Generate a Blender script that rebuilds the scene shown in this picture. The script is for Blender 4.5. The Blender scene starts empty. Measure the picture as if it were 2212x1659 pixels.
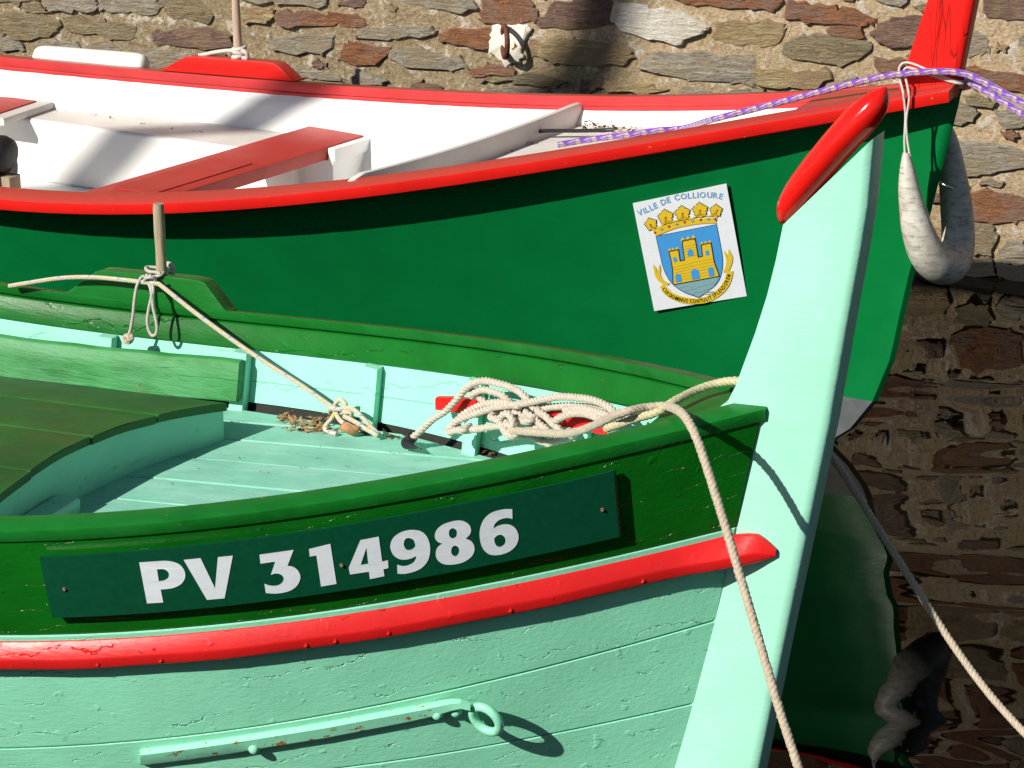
import bpy, bmesh, math, random
import numpy as np
from mathutils import Vector
from mathutils.geometry import tessellate_polygon

# ---------------------------------------------------------------- camera, sky, sun, exposure
scene = bpy.context.scene
R = math.radians
PITCH, CAMZ, FPX = R(19.0), 2.7, 5967.0            # FPX: focal length on a picture 2212 wide
camd = bpy.data.cameras.new('camera'); camo = bpy.data.objects.new('camera', camd)
scene.collection.objects.link(camo); scene.camera = camo
camo.location = (0, 0, CAMZ); camo.rotation_euler = (R(90)-PITCH, 0, 0)
camd.sensor_width = 36; camd.lens = FPX/2212*36; camd.clip_end = 400; camd.clip_start = .05

SUN = Vector((1.2, 1.0, -1.02)).normalized()        # the way the light travels
world = bpy.data.worlds.new('World'); scene.world = world; world.use_nodes = True
wn = world.node_tree; bg = wn.nodes['Background']
sky = wn.nodes.new('ShaderNodeTexSky'); sky.sky_type = 'NISHITA'; sky.sun_disc = False
sky.sun_elevation = math.asin(-SUN.z); sky.sun_rotation = math.atan2(-SUN.x, -SUN.y) % (2*math.pi)
sky.air_density = 1.0; sky.dust_density = .6; sky.ozone_density = 1.0
wn.links.new(sky.outputs[0], bg.inputs[0]); bg.inputs[1].default_value = .05
sund = bpy.data.lights.new('sun', 'SUN'); sund.energy = 5.0; sund.angle = R(.53); sund.color = (1, .95, .86)
suno = bpy.data.objects.new('sun', sund); scene.collection.objects.link(suno)
suno.rotation_euler = SUN.to_track_quat('-Z', 'Y').to_euler(); suno.location = (-6, -8, 9)
vs = scene.view_settings; vs.view_transform = 'Standard'; vs.look = 'None'; vs.exposure = 0.37; vs.gamma = 1; vs.use_curve_mapping = False
random.seed(7); rng = np.random.default_rng(7)

# ---------------------------------------------------------------- measuring: view rays and boat frames
_f = np.array([0, math.cos(PITCH), -math.sin(PITCH)]); _r = np.array([1., 0, 0]); _u = np.array([0, math.sin(PITCH), math.cos(PITCH)])
CAM = np.array([0., 0., CAMZ])
def ray(px, py): return _f + _r*((px-1106.)/FPX) - _u*((py-829.5)/FPX)

class Boat:
    """A boat's own frame: u forward from the stem, v sideways towards the quay the picture is taken from, z up."""
    def __init__(s, ox, oy, deg, pb, pz, ue, um, taper):
        s.o = np.array([ox, oy, 0.]); s.a = R(deg); s.pb = pb; s.pz = pz; s.ue = ue; s.um = um; s.taper = taper
        s.c, s.s = math.cos(s.a), math.sin(s.a)
    def W(s, u, v, z): return np.array([s.o[0]+u*s.c-v*s.s, s.o[1]-u*s.s-v*s.c, z])
    def L(s, P):
        dx, dy = P[0]-s.o[0], P[1]-s.o[1]
        return dx*s.c-dy*s.s, -dx*s.s-dy*s.c, P[2]
    def b(s, u):                                   # half beam at the gunwale
        if u >= s.um: return float(np.polyval(s.pb, u))
        t = min(1., (s.um-u)/(s.um-s.ue)); return float(np.polyval(s.pb, s.um))*math.sqrt(max(0, 1-t**s.taper))+.03*t
    def zg(s, u):                                  # gunwale height
        if u >= s.um: return float(np.polyval(s.pz, u))
        return float(np.polyval(s.pz, s.um))+.07*(s.um-u)**2
    def hit(s, px, py, f, t0=3.2, t1=13., n=300):  # where a measured sight line meets a surface f(u,v,z)=0
        d = ray(px, py); pv = None; pt = None
        for i in range(n+1):
            t = t0+(t1-t0)*i/n; val = f(*s.L(CAM+t*d))
            if pv is not None and pv*val <= 0:
                a, bb, fa = pt, t, pv
                for _ in range(30):
                    m = .5*(a+bb); fm = f(*s.L(CAM+m*d))
                    if fa*fm <= 0: bb = m
                    else: a, fa = m, fm
                return s.L(CAM+a*d)
            pv, pt = val, t
        raise RuntimeError('no hit %s %s' % (px, py))
    def hv(s, px, py, v): return s.hit(px, py, lambda a, b, c: b-v)
    def whv(s, px, py, v): return s.W(*s.hv(px, py, v))

B1 = Boat(.489325, 4.9, 26, [0.005531, 0.044381, 0.084036, -0.202366, -0.839861, 0.048386],
          [-0.001555, -0.009893, -0.026905, 0.015976, 0.227279, 0.97771], -4.4, -2.6, 2.5)
B2 = Boat(1.188346, 7.18097, 28, [-0.001434, -0.016442, -0.058072, -0.01608, 0.153825, -0.225128, 0.090312],
          [0.000321, 0.004202, 0.018356, 0.025966, 0.033084, 0.247765, 1.068742], -5.4, -3.8, 2.5)

# ---------------------------------------------------------------- mesh helpers
COL = scene.collection
def mesh_obj(name, verts, faces, mat, parent=None, smooth=35, uvs=None):
    me = bpy.data.meshes.new(name); me.from_pydata([tuple(map(float, v)) for v in verts], [], faces)
    if uvs is not None:
        lay = me.uv_layers.new(name='uv'); idx = np.zeros(len(me.loops), dtype=np.int32); me.loops.foreach_get('vertex_index', idx)
        lay.data.foreach_set('uv', np.asarray(uvs, dtype=np.float32)[idx].ravel())
    bm = bmesh.new(); bm.from_mesh(me); bmesh.ops.recalc_face_normals(bm, faces=bm.faces); bm.to_mesh(me); bm.free()
    if smooth:
        me.polygons.foreach_set('use_smooth', [True]*len(me.polygons)); me.set_sharp_from_angle(angle=R(smooth))
    me.materials.append(mat)
    o = bpy.data.objects.new(name, me); COL.objects.link(o)
    if parent: o.parent = parent
    return o
def empty(name, loc=(0, 0, 0), rz=0):
    o = bpy.data.objects.new(name, None); COL.objects.link(o); o.location = loc; o.rotation_euler = (0, 0, rz); o.empty_display_size = .1
    return o
def tag(o, label, cat, group=None):
    o['label'] = label; o['category'] = cat
    if group: o['group'] = group
    return o
def struct(o): o['kind'] = 'structure'; return o
def loft(rows, cap=True, closed=True):
    n = len(rows[0]); V = [p for r in rows for p in r]; Fc = []
    m = n if closed else n-1
    for i in range(len(rows)-1):
        for j in range(m):
            a = i*n+j; b = i*n+(j+1) % n
            Fc.append((a, b, b+n, a+n))
    if cap and closed:
        Fc.append(tuple(range(n))[::-1]); Fc.append(tuple(range((len(rows)-1)*n, len(rows)*n)))
    return V, Fc
def rounded(poly, r, k=3):
    """Polygon with its corners rounded (2D or 3D points)."""
    out = []; n = len(poly); P = [np.asarray(p, float) for p in poly]
    for i in range(n):
        a, b, c = P[i-1], P[i], P[(i+1) % n]
        d1 = a-b; d2 = c-b; l1, l2 = np.linalg.norm(d1), np.linalg.norm(d2); rr = min(r, l1*.45, l2*.45)
        p0 = b+d1/l1*rr; p2 = b+d2/l2*rr
        for j in range(k+1):
            t = j/k; out.append((1-t)**2*p0+2*t*(1-t)*b+t*t*p2)
    return out
def catmull(pts, step, closed=False):
    P = [np.asarray(p, float) for p in pts]; out = []; n = len(P)
    rngi = range(n if closed else n-1)
    for i in rngi:
        p1, p2 = P[i], P[(i+1) % n]
        p0 = P[i-1] if (i > 0 or closed) else 2*p1-p2
        p3 = P[(i+2) % n] if (i+2 < n or closed) else 2*p2-p1
        L = np.linalg.norm((p2-p1)[:3]); k = max(1, int(math.ceil(L/step)))
        for j in range(k):
            t = j/k; t2, t3 = t*t, t*t*t
            out.append(.5*((2*p1)+(-p0+p2)*t+(2*p0-5*p1+4*p2-p3)*t2+(-p0+3*p1-3*p2+p3)*t3))
    if not closed: out.append(P[-1])
    return np.array(out)
def sweep(path, radius, seg=14, lobes=0, pitch=.04, depth=.2, fuzz=0., taper_ends=True, flat=1.):
    """Tube along a path; radius a number or one per point; lobes give laid strands. Returns verts, faces, uvs (metres, turns)."""
    P = np.asarray(path)[:, :3]; n = len(P)
    T = np.gradient(P, axis=0); T /= np.linalg.norm(T, axis=1)[:, None]+1e-12
    nrm = np.cross(T[0], [0, 0, 1.]);
    if np.linalg.norm(nrm) < 1e-3: nrm = np.cross(T[0], [0, 1., 0])
    nrm /= np.linalg.norm(nrm); V = []; UV = []; s = 0; Rr = np.broadcast_to(np.asarray(radius, float), (n,))
    th = np.linspace(0, 2*math.pi, seg, endpoint=False)
    for i in range(n):
        if i: s += np.linalg.norm(P[i]-P[i-1])
        nrm = nrm-T[i]*(nrm@T[i]); nrm /= np.linalg.norm(nrm); bn = np.cross(T[i], nrm)
        rad = np.full(seg, Rr[i])
        if lobes: rad = Rr[i]*((1-depth)+depth*np.abs(np.cos(lobes*.5*(th-2*math.pi*s/pitch))))
        if fuzz: rad = rad*(1+rng.normal(0, fuzz, seg))
        for k in range(seg):
            V.append(P[i]+rad[k]*(math.cos(th[k])*nrm+flat*math.sin(th[k])*bn)); UV.append((s, k/seg))
    Fc = []
    for i in range(n-1):
        for k in range(seg):
            a = i*seg+k; b = i*seg+(k+1) % seg; Fc.append((a, b, b+seg, a+seg))
    Fc.append(tuple(range(seg))[::-1]); Fc.append(tuple(range((n-1)*seg, n*seg)))
    return V, Fc, UV
def join(parts):
    V, Fc, UV = [], [], []
    for p in parts:
        o = len(V); V += list(p[0]); Fc += [tuple(i+o for i in f) for f in p[1]]
        if len(p) > 2: UV += list(p[2])
    return V, Fc, (UV if UV else None)
def world_thing(name, V, Fc, mat, label, cat, uvs=None, group=None, smooth=50):
    """A top-level mesh whose origin sits at the foot of the thing."""
    A = np.asarray(V, float); o0 = np.array([A[:, 0].mean(), A[:, 1].mean(), A[:, 2].min()])
    o = mesh_obj(name, A-o0, Fc, mat, None, smooth, uvs); o.location = o0; tag(o, label, cat, group); return o
def torus(c, ax1, ax2, Rm, r, a0=0, a1=2*math.pi, seg=36, ss=12, sq=1.):
    c, ax1, ax2 = map(np.asarray, (c, ax1, ax2)); pts = [c+Rm*(math.cos(t)*ax1+sq*math.sin(t)*ax2) for t in np.linspace(a0, a1, seg)]
    return sweep(pts, r, ss)
def flat_poly(loops, z=0.):
    """Fill 2D loops (first outer, rest holes)."""
    L3 = [[Vector((p[0], p[1], 0)) for p in lp] for lp in loops]
    tri = tessellate_polygon(L3); V = [(p[0], p[1]) for lp in loops for p in lp]
    return V, [tuple(t) for t in tri]
def smooth_loop(pts, step=12.):
    """Outline with corners (3-tuples) and smooth runs between them."""
    ci = [i for i, p in enumerate(pts) if len(p) == 3]; P = [(p[0], p[1]) for p in pts]; n = len(P)
    if not ci: return [tuple(q[:2]) for q in catmull([(x, y, 0) for x, y in P], step, True)]
    out = []
    for a, c in zip(ci, ci[1:]+[ci[0]+n]):
        seg = [(*P[i % n], 0) for i in range(a, c+1)]
        out += [tuple(q[:2]) for q in catmull(seg, step)[:-1]]
    return out

# ---------------------------------------------------------------- materials
class NT:
    def __init__(s, name):
        s.m = bpy.data.materials.new(name); s.m.use_nodes = True; s.t = s.m.node_tree; s.b = s.t.nodes['Principled BSDF']
    def n(s, typ, **kw):
        nd = s.t.nodes.new(typ)
        for k, v in kw.items():
            if k.startswith('_'): setattr(nd, k[1:], v)
            else: nd.inputs[k.replace('__', ' ')].default_value = v
        return nd
    def l(s, a, b): s.t.links.new(a, b)
    def coord(s, scale=(1, 1, 1), kind='Object', loc=(0, 0, 0), rnd=False):
        tc = s.n('ShaderNodeTexCoord'); mp = s.n('ShaderNodeMapping'); mp.inputs['Scale'].default_value = scale; mp.inputs['Location'].default_value = loc
        s.l(tc.outputs[kind], mp.inputs['Vector'])
        if rnd:
            oi = s.n('ShaderNodeObjectInfo'); ad = s.n('ShaderNodeMath', _operation='MULTIPLY'); ad.inputs[1].default_value = 37.
            s.l(oi.outputs['Random'], ad.inputs[0]); cb = s.n('ShaderNodeCombineXYZ'); s.l(ad.outputs[0], cb.inputs[0]); s.l(ad.outputs[0], cb.inputs[1]); s.l(cb.outputs[0], mp.inputs['Location'])
        return mp.outputs[0]
    def noise(s, vec, scale, detail=4, rough=.55, dist=0.):
        nd = s.n('ShaderNodeTexNoise'); nd.inputs['Scale'].default_value = scale; nd.inputs['Detail'].default_value = detail
        nd.inputs['Roughness'].default_value = rough; nd.inputs['Distortion'].default_value = dist; s.l(vec, nd.inputs['Vector']); return nd.outputs['Fac']
    def ramp(s, fac, stops, interp='LINEAR'):
        nd = s.n('ShaderNodeValToRGB'); cr = nd.color_ramp; cr.interpolation = interp
        while len(cr.elements) < len(stops): cr.elements.new(.5)
        for e, (p, c) in zip(cr.elements, stops): e.position = p; e.color = (c if len(c) == 4 else (*c, 1)) if hasattr(c, '__len__') else (c, c, c, 1)
        s.l(fac, nd.inputs[0]); return nd.outputs[0]
    def mix(s, fac, a, b, mode='MIX'):
        nd = s.n('ShaderNodeMix', _data_type='RGBA', _blend_type=mode)
        for i, x in ((0, fac), (6, a), (7, b)):
            if hasattr(x, 'is_linked'): s.l(x, nd.inputs[i])
            else: nd.inputs[i].default_value = (*x, 1) if hasattr(x, '__len__') else x
        return nd.outputs[2]
    def math(s, op, a, b=0.):
        nd = s.n('ShaderNodeMath', _operation=op)
        for i, x in ((0, a), (1, b)):
            if hasattr(x, 'is_linked'): s.l(x, nd.inputs[i])
            else: nd.inputs[i].default_value = x
        return nd.outputs[0]
    def bump(s, h, dist=.001, strength=1., prev=None):
        nd = s.n('ShaderNodeBump'); nd.inputs['Distance'].default_value = dist; nd.inputs['Strength'].default_value = strength
        s.l(h, nd.inputs['Height'])
        if prev is not None: s.l(prev, nd.inputs['Normal'])
        return nd.outputs[0]
    def out(s, color=None, rough=None, normal=None):
        for key, x in (('Base Color', color), ('Roughness', rough), ('Normal', normal)):
            if x is None: continue
            if hasattr(x, 'is_linked'): s.l(x, s.b.inputs[key])
            else: s.b.inputs[key].default_value = (*x, 1) if hasattr(x, '__len__') else x
        return s.m

def paint(name, col, var=.12, rough=.3, grain=.5, cracks=0., chips=0., chip_col=(.30, .16, .07), wash=None, wash_amt=0., lumps=.4, spec=.35, top_shade_dust=None, axis='x', gate=.56, splits=0., pitch=14., rise=.22):
    """Brushed gloss paint on wood: the grain runs along the boat (x)."""
    ax = (lambda a, b, c: (a, b, c)) if axis == 'x' else (lambda a, b, c: (c, b, a))
    t = NT(name); v = t.coord(); vg = t.coord(ax(3.5, 26, 26)); n1 = t.noise(v, 7, 5); ng = t.noise(vg, 5, 6, .65)
    dk = tuple(c*(1-var) for c in col); lt = tuple(min(1, c*(1+var)) for c in col)
    c = t.ramp(n1, [(.3, dk), (.7, lt)])
    if wash:                                        # sun bleaching in patches
        nw = t.noise(t.coord(ax(2.2, 6, 6)), 2.4, 5, .6); c = t.mix(t.math('MULTIPLY', t.ramp(nw, [(.42, 0.), (.62, 1.)]), wash_amt), c, wash)
    h = t.math('MULTIPLY', ng, grain)
    h = t.math('ADD', h, t.math('MULTIPLY', t.noise(t.coord(ax(.7, 2.4, 2.4)), 15, 3, .5), lumps))
    if cracks:                                      # short splits that follow the grain
        vo = t.n('ShaderNodeTexVoronoi', _feature='DISTANCE_TO_EDGE'); vo.inputs['Scale'].default_value = 2.6; vo.inputs['Randomness'].default_value = 1.
        wv = t.coord(ax(.7, 15, 15)); wn2 = t.n('ShaderNodeMix', _data_type='RGBA'); wn2.inputs[0].default_value = .06; t.l(wv, wn2.inputs[6]); nz2 = t.n('ShaderNodeTexNoise'); nz2.inputs['Scale'].default_value = 9; t.l(t.coord(ax(1, 4, 4)), nz2.inputs['Vector']); t.l(nz2.outputs['Color'], wn2.inputs[7]); t.l(wn2.outputs[2], vo.inputs['Vector'])
        ck = t.ramp(vo.outputs['Distance'], [(.0, 1.), (.018, 0.)])
        gate = t.ramp(t.noise(t.coord(ax(2.5, 9, 9), loc=(3, 1, 2)), 2.6, 3), [(gate, 0.), (gate+.08, 1.)]); ck = t.math('MULTIPLY', ck, gate)
        h = t.math('SUBTRACT', h, t.math('MULTIPLY', ck, 1.6*cracks)); c = t.mix(t.math('MULTIPLY', ck, .5*cracks), c, tuple(x*.3 for x in col))
    if splits:                                      # hairline splits and paint ridges running with the planks
        vv = t.coord(); sx_ = t.n('ShaderNodeSeparateXYZ'); t.l(vv, sx_.inputs[0])
        zz = t.math('ADD', t.math('MULTIPLY', t.math('SUBTRACT', sx_.outputs[2], t.math('MULTIPLY', sx_.outputs[0], rise)), pitch), t.math('MULTIPLY', t.noise(t.coord((2.2, 3, 3)), 3.0, 5, .62), 1.5))
        fr_ = t.math('ABSOLUTE', t.math('SUBTRACT', t.math('FRACT', zz), .5)); ln_ = t.ramp(fr_, [(.0, 1.), (.022, 0.)])
        g_ = t.ramp(t.noise(t.coord((1.6, 9, 9), loc=(5, 2, 8)), 3.1, 3), [(.50, 0.), (.58, 1.)]); sl_ = t.math('MULTIPLY', ln_, g_)
        h = t.math('SUBTRACT', h, t.math('MULTIPLY', sl_, 2.4*splits)); c = t.mix(t.math('MULTIPLY', sl_, .30*splits), c, tuple(x*.35 for x in col))
        dr = t.ramp(t.noise(t.coord((1, 1.3, 1.3), loc=(1, 4, 2)), 26, 2, .5), [(.66, 0.), (.74, 1.)]); h = t.math('ADD', h, t.math('MULTIPLY', dr, .8*splits))
    if top_shade_dust:                                        # upward faces tinted duller for low sun and sky sheen, with dust
        ge = t.n('ShaderNodeNewGeometry'); sp_ = t.n('ShaderNodeSeparateXYZ'); t.l(ge.outputs['Normal'], sp_.inputs[0]); c = t.mix(t.ramp(sp_.outputs[2], [(.75, 0.), (.95, .85)]), c, top_shade_dust)
    if chips:
        ncp = t.noise(t.coord(ax(9, 24, 24)), 3.2, 6, .7); cp = t.ramp(ncp, [(.735-chips*.08, 0.), (.75-chips*.08, 1.)])
        c = t.mix(cp, c, chip_col); h = t.math('SUBTRACT', h, t.math('MULTIPLY', cp, .7))
    r = t.math('ADD', rough-.07, t.math('MULTIPLY', t.noise(v, 19, 4), .16))
    t.b.inputs['Specular IOR Level'].default_value = spec
    return t.out(c, r, t.bump(h, .0015, .7))

MINT = (.245, .67, .455)
M = {}
M['mint'] = paint('mint_paint', (.27, .66, .49), .07, .36, .7, 0., -.5, (.12, .30, .22), lumps=.35, splits=.7, pitch=11.)
M['mint_hull'] = paint('mint_hull_paint', MINT, .07, .36, 1.0, 0., .0, lumps=.35, splits=1.)
M['mint_stem'] = paint('mint_stem_paint', (.31, .68, .51), .07, .30, .6, 0., -.55, (.16, .40, .29), lumps=.7)
M['mint_deck'] = paint('mint_deck_paint', (.20, .50, .38), .10, .55, 1.1, .8, .30, (.10, .22, .17), wash=(.33, .62, .50), wash_amt=.55)
M['green'] = paint('green_gloss_paint', (.004, .110, .010), .16, .30, .8, .0, .45, (.34, .17, .05), splits=.8, pitch=10., lumps=.35, spec=.25)
M['green_cap'] = paint('green_cap_paint', (.005, .118, .012), .18, .32, .9, .2, .55, (.32, .17, .05), wash=(.012, .17, .03), wash_amt=.4, lumps=.3, spec=.25)
M['green_sheer'] = paint('green_sheer_paint', (.003, .105, .006), .2, .26, 1., 0., .05, (.30, .14, .05), lumps=.8, spec=.3, splits=1., pitch=22.)
M['green_worn'] = paint('green_worn_paint', (.022, .19, .040), .22, .45, 1.6, 1., .55, (.13, .36, .20), wash=(.06, .27, .10), wash_amt=.7, lumps=.9)
M['bench'] = paint('bench_paint', (.010, .095, .012), .3, .42, 1.2, .9, .35, (.15, .11, .05), wash=(.075, .070, .022), wash_amt=.28, lumps=.6)
M['red'] = paint('red_paint', (.60, .011, .008), .08, .32, .4, 0., .75, (.55, .26, .04), lumps=.4, spec=.3, top_shade_dust=(.40, .045, .035))
M['red_post'] = paint('split_red_paint', (.60, .011, .008), .08, .32, .5, 1.3, .1, (.50, .2, .1), lumps=.3, spec=.3, axis='z', gate=.46)
M['red_inner'] = paint('faded_red_paint', (.52, .042, .045), .14, .36, .5, 0., .04, (.50, .22, .12), lumps=.3, spec=.3, top_shade_dust=(.36, .06, .045))
M['red_rail'] = paint('red_rail_paint', (.56, .012, .012), .10, .34, .45, 0., .5, (.30, .01, .01), splits=.6, pitch=9., lumps=.5, spec=.3)
M['red_gloss'] = paint('red_gloss_paint', (.60, .010, .007), .05, .14, .15, .1, 0, lumps=.2)
M['red_thwart'] = paint('red_thwart_paint', (.40, .030, .024), .10, .45, .3, .1, .0, lumps=.2, wash=(.40, .05, .04), wash_amt=.5)
M['red_cleat'] = paint('red_cleat_paint', (.62, .010, .008), .05, .35, .1, 0, 0, lumps=.1, spec=.3)
M['green2'] = paint('smooth_green_paint', (.0015, .145, .034), .08, .27, .14, .0, -.45, (.10, .34, .20), lumps=.10)
M['white'] = paint('white_gelcoat', (.78, .78, .76), .02, .4, .05, .0, .0, lumps=.15)
M['grey_white'] = paint('scuffed_white_gelcoat', (.60, .58, .54), .10, .5, .2, .2, .22, (.26, .22, .15), lumps=.4)

def simple(name, col, rough=.5, metal=0., var=.15, scale=30, bump=.3, dist=.001, kind='Object', stretch=(1, 1, 1)):
    t = NT(name); v = t.coord(stretch, kind); n1 = t.noise(v, scale, 5, .6)
    t.b.inputs['Metallic'].default_value = metal
    return t.out(t.ramp(n1, [(.3, tuple(c*(1-var) for c in col)), (.7, tuple(min(1, c*(1+var)) for c in col))]), rough, t.bump(n1, dist, bump))
M['plate'] = simple('plate_plastic', (.003, .062, .028), .22, 0, .12, 60, .1)
M['plate_edge'] = simple('plate_edge', (.06, .22, .13), .4, 0, .1)
M['letter'] = simple('white_vinyl', (.66, .71, .76), .38, 0, .04, 60, .35, .0006)
M['screw'] = simple('screw_metal', (.55, .42, .28), .3, .9, .2)
M['iron'] = simple('rusty_iron', (.10, .035, .018), .75, .2, .45, 45, 1., .002)
M['black'] = simple('black_rubber', (.012, .012, .013), .5, 0, .3, 25, .6, .002)
M['darkmetal'] = simple('dark_metal', (.035, .038, .04), .35, .6, .2)
M['steel'] = simple('stainless', (.5, .5, .5), .22, 1., .1)
M['weathered'] = simple('weathered_wood', (.34, .27, .18), .75, 0, .3, 6, 1., .002, 'Object', (12, 12, 1.2))
M['wood2'] = simple('pale_wood', (.40, .30, .22), .7, 0, .2, 6, .6, .002, 'Object', (12, 12, 1.2))
M['gap_shade'] = simple('gap_shade_black', (.010, .012, .009), .8, 0, .3)
M['antifoul'] = simple('grey_antifouling', (.075, .082, .09), .6, 0, .2, 25, .4)
M['leaf'] = simple('dry_leaf', (.40, .20, .09), .7, 0, .25, 40, .5)
M['leaf2'] = simple('dry_litter', (.30, .18, .075), .8, 0, .45, 60, .5)
M['leaf3'] = simple('dark_litter', (.11, .06, .03), .8, 0, .4, 60, .5)

def mint_iron():
    t = NT('painted_iron'); v = t.coord(); n = t.noise(v, 30, 6, .7); n2 = t.noise(t.coord((5, 12, 12)), 4, 5, .65)
    rust = t.ramp(n2, [(.60, 0.), (.645, 1.)]); c = t.mix(rust, MINT, t.ramp(n, [(.35, (.10, .03, .008)), (.65, (.42, .20, .03))]))
    return t.out(c, .38, t.bump(n, .0018, .6))
M['mint_iron'] = mint_iron()

def rope_mat(name, a, b, k=0, c2=None, c3=None, pitch=0.):
    t = NT(name); uv = t.n('ShaderNodeTexCoord').outputs['UV']; n1 = t.noise(t.coord((1, 1, 1)), 160, 3, .6); col = t.ramp(n1, [(.25, a), (.75, b)])
    sep = t.n('ShaderNodeSeparateXYZ'); t.l(uv, sep.inputs[0]); s, th = sep.outputs[0], sep.outputs[1]
    h = n1
    if pitch:                                       # grime between the strands, coloured darker to deepen their shading
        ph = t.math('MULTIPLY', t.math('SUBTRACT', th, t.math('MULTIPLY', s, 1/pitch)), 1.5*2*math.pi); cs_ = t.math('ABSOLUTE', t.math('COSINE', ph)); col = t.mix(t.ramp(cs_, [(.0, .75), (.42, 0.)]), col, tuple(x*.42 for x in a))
    if k == 1:                                      # white braid with yellow and blue flecks
        f = t.math('FRACT', t.math('ADD', t.math('MULTIPLY', s, 1/.030), t.math('MULTIPLY', th, 1.)))
        st = t.math('LESS_THAN', f, .17); g = t.math('FRACT', t.math('MULTIPLY', s, 1/.090)); blue = t.math('GREATER_THAN', g, .72)
        col = t.mix(st, col, t.mix(blue, c2, c3))
        br = t.math('PINGPONG', t.math('ADD', t.math('MULTIPLY', s, 1/.0055), t.math('MULTIPLY', th, 4.)), .5); h = t.math('ADD', t.math('MULTIPLY', br, 1.6), n1)
    if k == 2:                                      # violet braid with pale diagonal lines and checks
        f1 = t.math('FRACT', t.math('ADD', t.math('MULTIPLY', s, 1/.050), th)); f2 = t.math('FRACT', t.math('SUBTRACT', t.math('MULTIPLY', s, 1/.050), th))
        chk = t.math('MULTIPLY', t.math('LESS_THAN', f1, .42), t.math('LESS_THAN', f2, .42))
        ln = t.math('LESS_THAN', t.math('FRACT', t.math('ADD', t.math('MULTIPLY', s, 1/.050), t.math('MULTIPLY', th, 7.))), .36)
        band = t.math('MAXIMUM', chk, t.math('MULTIPLY', ln, t.math('GREATER_THAN', f1, .50)))
        col = t.mix(band, col, c2)
        br = t.math('PINGPONG', t.math('ADD', t.math('MULTIPLY', s, 1/.006), t.math('MULTIPLY', th, 4.)), .5); h = t.math('ADD', br, n1)
    t.b.inputs['Sheen Weight'].default_value = .25
    return t.out(col, .85, t.bump(h, .0012, .7))
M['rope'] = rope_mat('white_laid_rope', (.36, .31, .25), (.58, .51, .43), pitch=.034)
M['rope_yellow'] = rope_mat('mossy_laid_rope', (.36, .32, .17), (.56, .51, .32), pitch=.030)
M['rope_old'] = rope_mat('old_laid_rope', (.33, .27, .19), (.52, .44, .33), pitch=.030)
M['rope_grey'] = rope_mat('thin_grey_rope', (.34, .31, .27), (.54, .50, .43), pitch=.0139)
M['rope_cord'] = rope_mat('pale_cord', (.40, .37, .33), (.60, .56, .50))
M['rope_flecked'] = rope_mat('flecked_rope', (.42, .38, .31), (.58, .53, .45), 1, (.62, .42, .04), (.16, .26, .42))
M['rope_violet'] = rope_mat('violet_rope', (.10, .02, .33), (.18, .055, .46), 2, (.44, .34, .29))

def fender_mat():
    t = NT('weathered_fender_plastic'); v = t.coord(); n1 = t.noise(v, 9, 6, .65); n2 = t.noise(t.coord((1, 1, 3)), 34, 6, .75)
    c = t.ramp(n1, [(.3, (.33, .31, .255)), (.6, (.56, .54, .475))]); c = t.mix(t.ramp(n2, [(.48, 0.), (.68, .8)]), c, (.15, .125, .085))
    pk = t.ramp(t.noise(t.coord((1, 1, 1), loc=(4.3, 1.2, .4)), 6, 3), [(.70, 0.), (.78, .7)]); c = t.mix(pk, c, (.45, .10, .06))
    return t.out(c, .48, t.bump(n2, .001, .5))
M['fender'] = fender_mat()

def wall_shadow(t, c):
    """Shadow along the foot of the wall, put into the colour as a near-black band."""
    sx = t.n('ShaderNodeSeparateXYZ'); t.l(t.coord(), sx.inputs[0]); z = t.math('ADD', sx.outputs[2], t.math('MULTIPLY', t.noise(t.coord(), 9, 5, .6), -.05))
    return t.mix(t.ramp(t.math('MULTIPLY', z, 10.), [(.28, 1.), (.50, 0.)]), c, (.006, .006, .004))  # painted shadow band just above the water, edge broken by noise
def stone_mat(name, a, b, c3, strata=1.):
    t = NT(name); v = t.coord((1, 1, 1), rnd=True); vs_ = t.coord((4.2, 9, 17), rnd=True)
    ns = t.noise(vs_, 5, 9, .75, .8); nb = t.noise(v, 9, 6, .65); c = t.ramp(ns, [(.30, tuple(x*.35 for x in a)), (.42, a), (.60, b)])
    c = t.mix(t.ramp(nb, [(.46, 0.), (.62, .85)]), c, c3)
    nf = t.noise(v, 70, 7, .75); c = t.mix(t.ramp(nf, [(.60, 0.), (.68, .55)]), c, (.58, .50, .40))
    c = t.mix(t.ramp(nf, [(.30, .8), (.40, 0.)]), c, (.05, .035, .02))
    h = t.math('ADD', t.math('MULTIPLY', ns, 1.5*strata), t.math('MULTIPLY', nf, .6))
    return t.out(wall_shadow(t, c), .8, t.bump(h, .020, 1.))
ST = {'g': stone_mat('grey_slate', (0.325, 0.280, 0.208), (0.572, 0.507, 0.403), (0.403, 0.312, 0.195)),
      'o': stone_mat('olive_slate', (0.273, 0.202, 0.104), (0.455, 0.358, 0.208), (0.351, 0.299, 0.195)),
      'r': stone_mat('rust_schist', (0.260, 0.098, 0.043), (0.442, 0.195, 0.085), (0.312, 0.202, 0.143)),
      'y': stone_mat('ochre_schist', (0.455, 0.280, 0.130), (0.546, 0.481, 0.260), (0.390, 0.260, 0.150)),
      'w': stone_mat('white_quartz_stone', (.80, .74, .64), (.86, .81, .73), (.70, .60, .46), .6),
      'd': stone_mat('dark_purple_schist', (0.182, 0.104, 0.078), (0.312, 0.189, 0.143), (0.364, 0.247, 0.143))}
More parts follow.
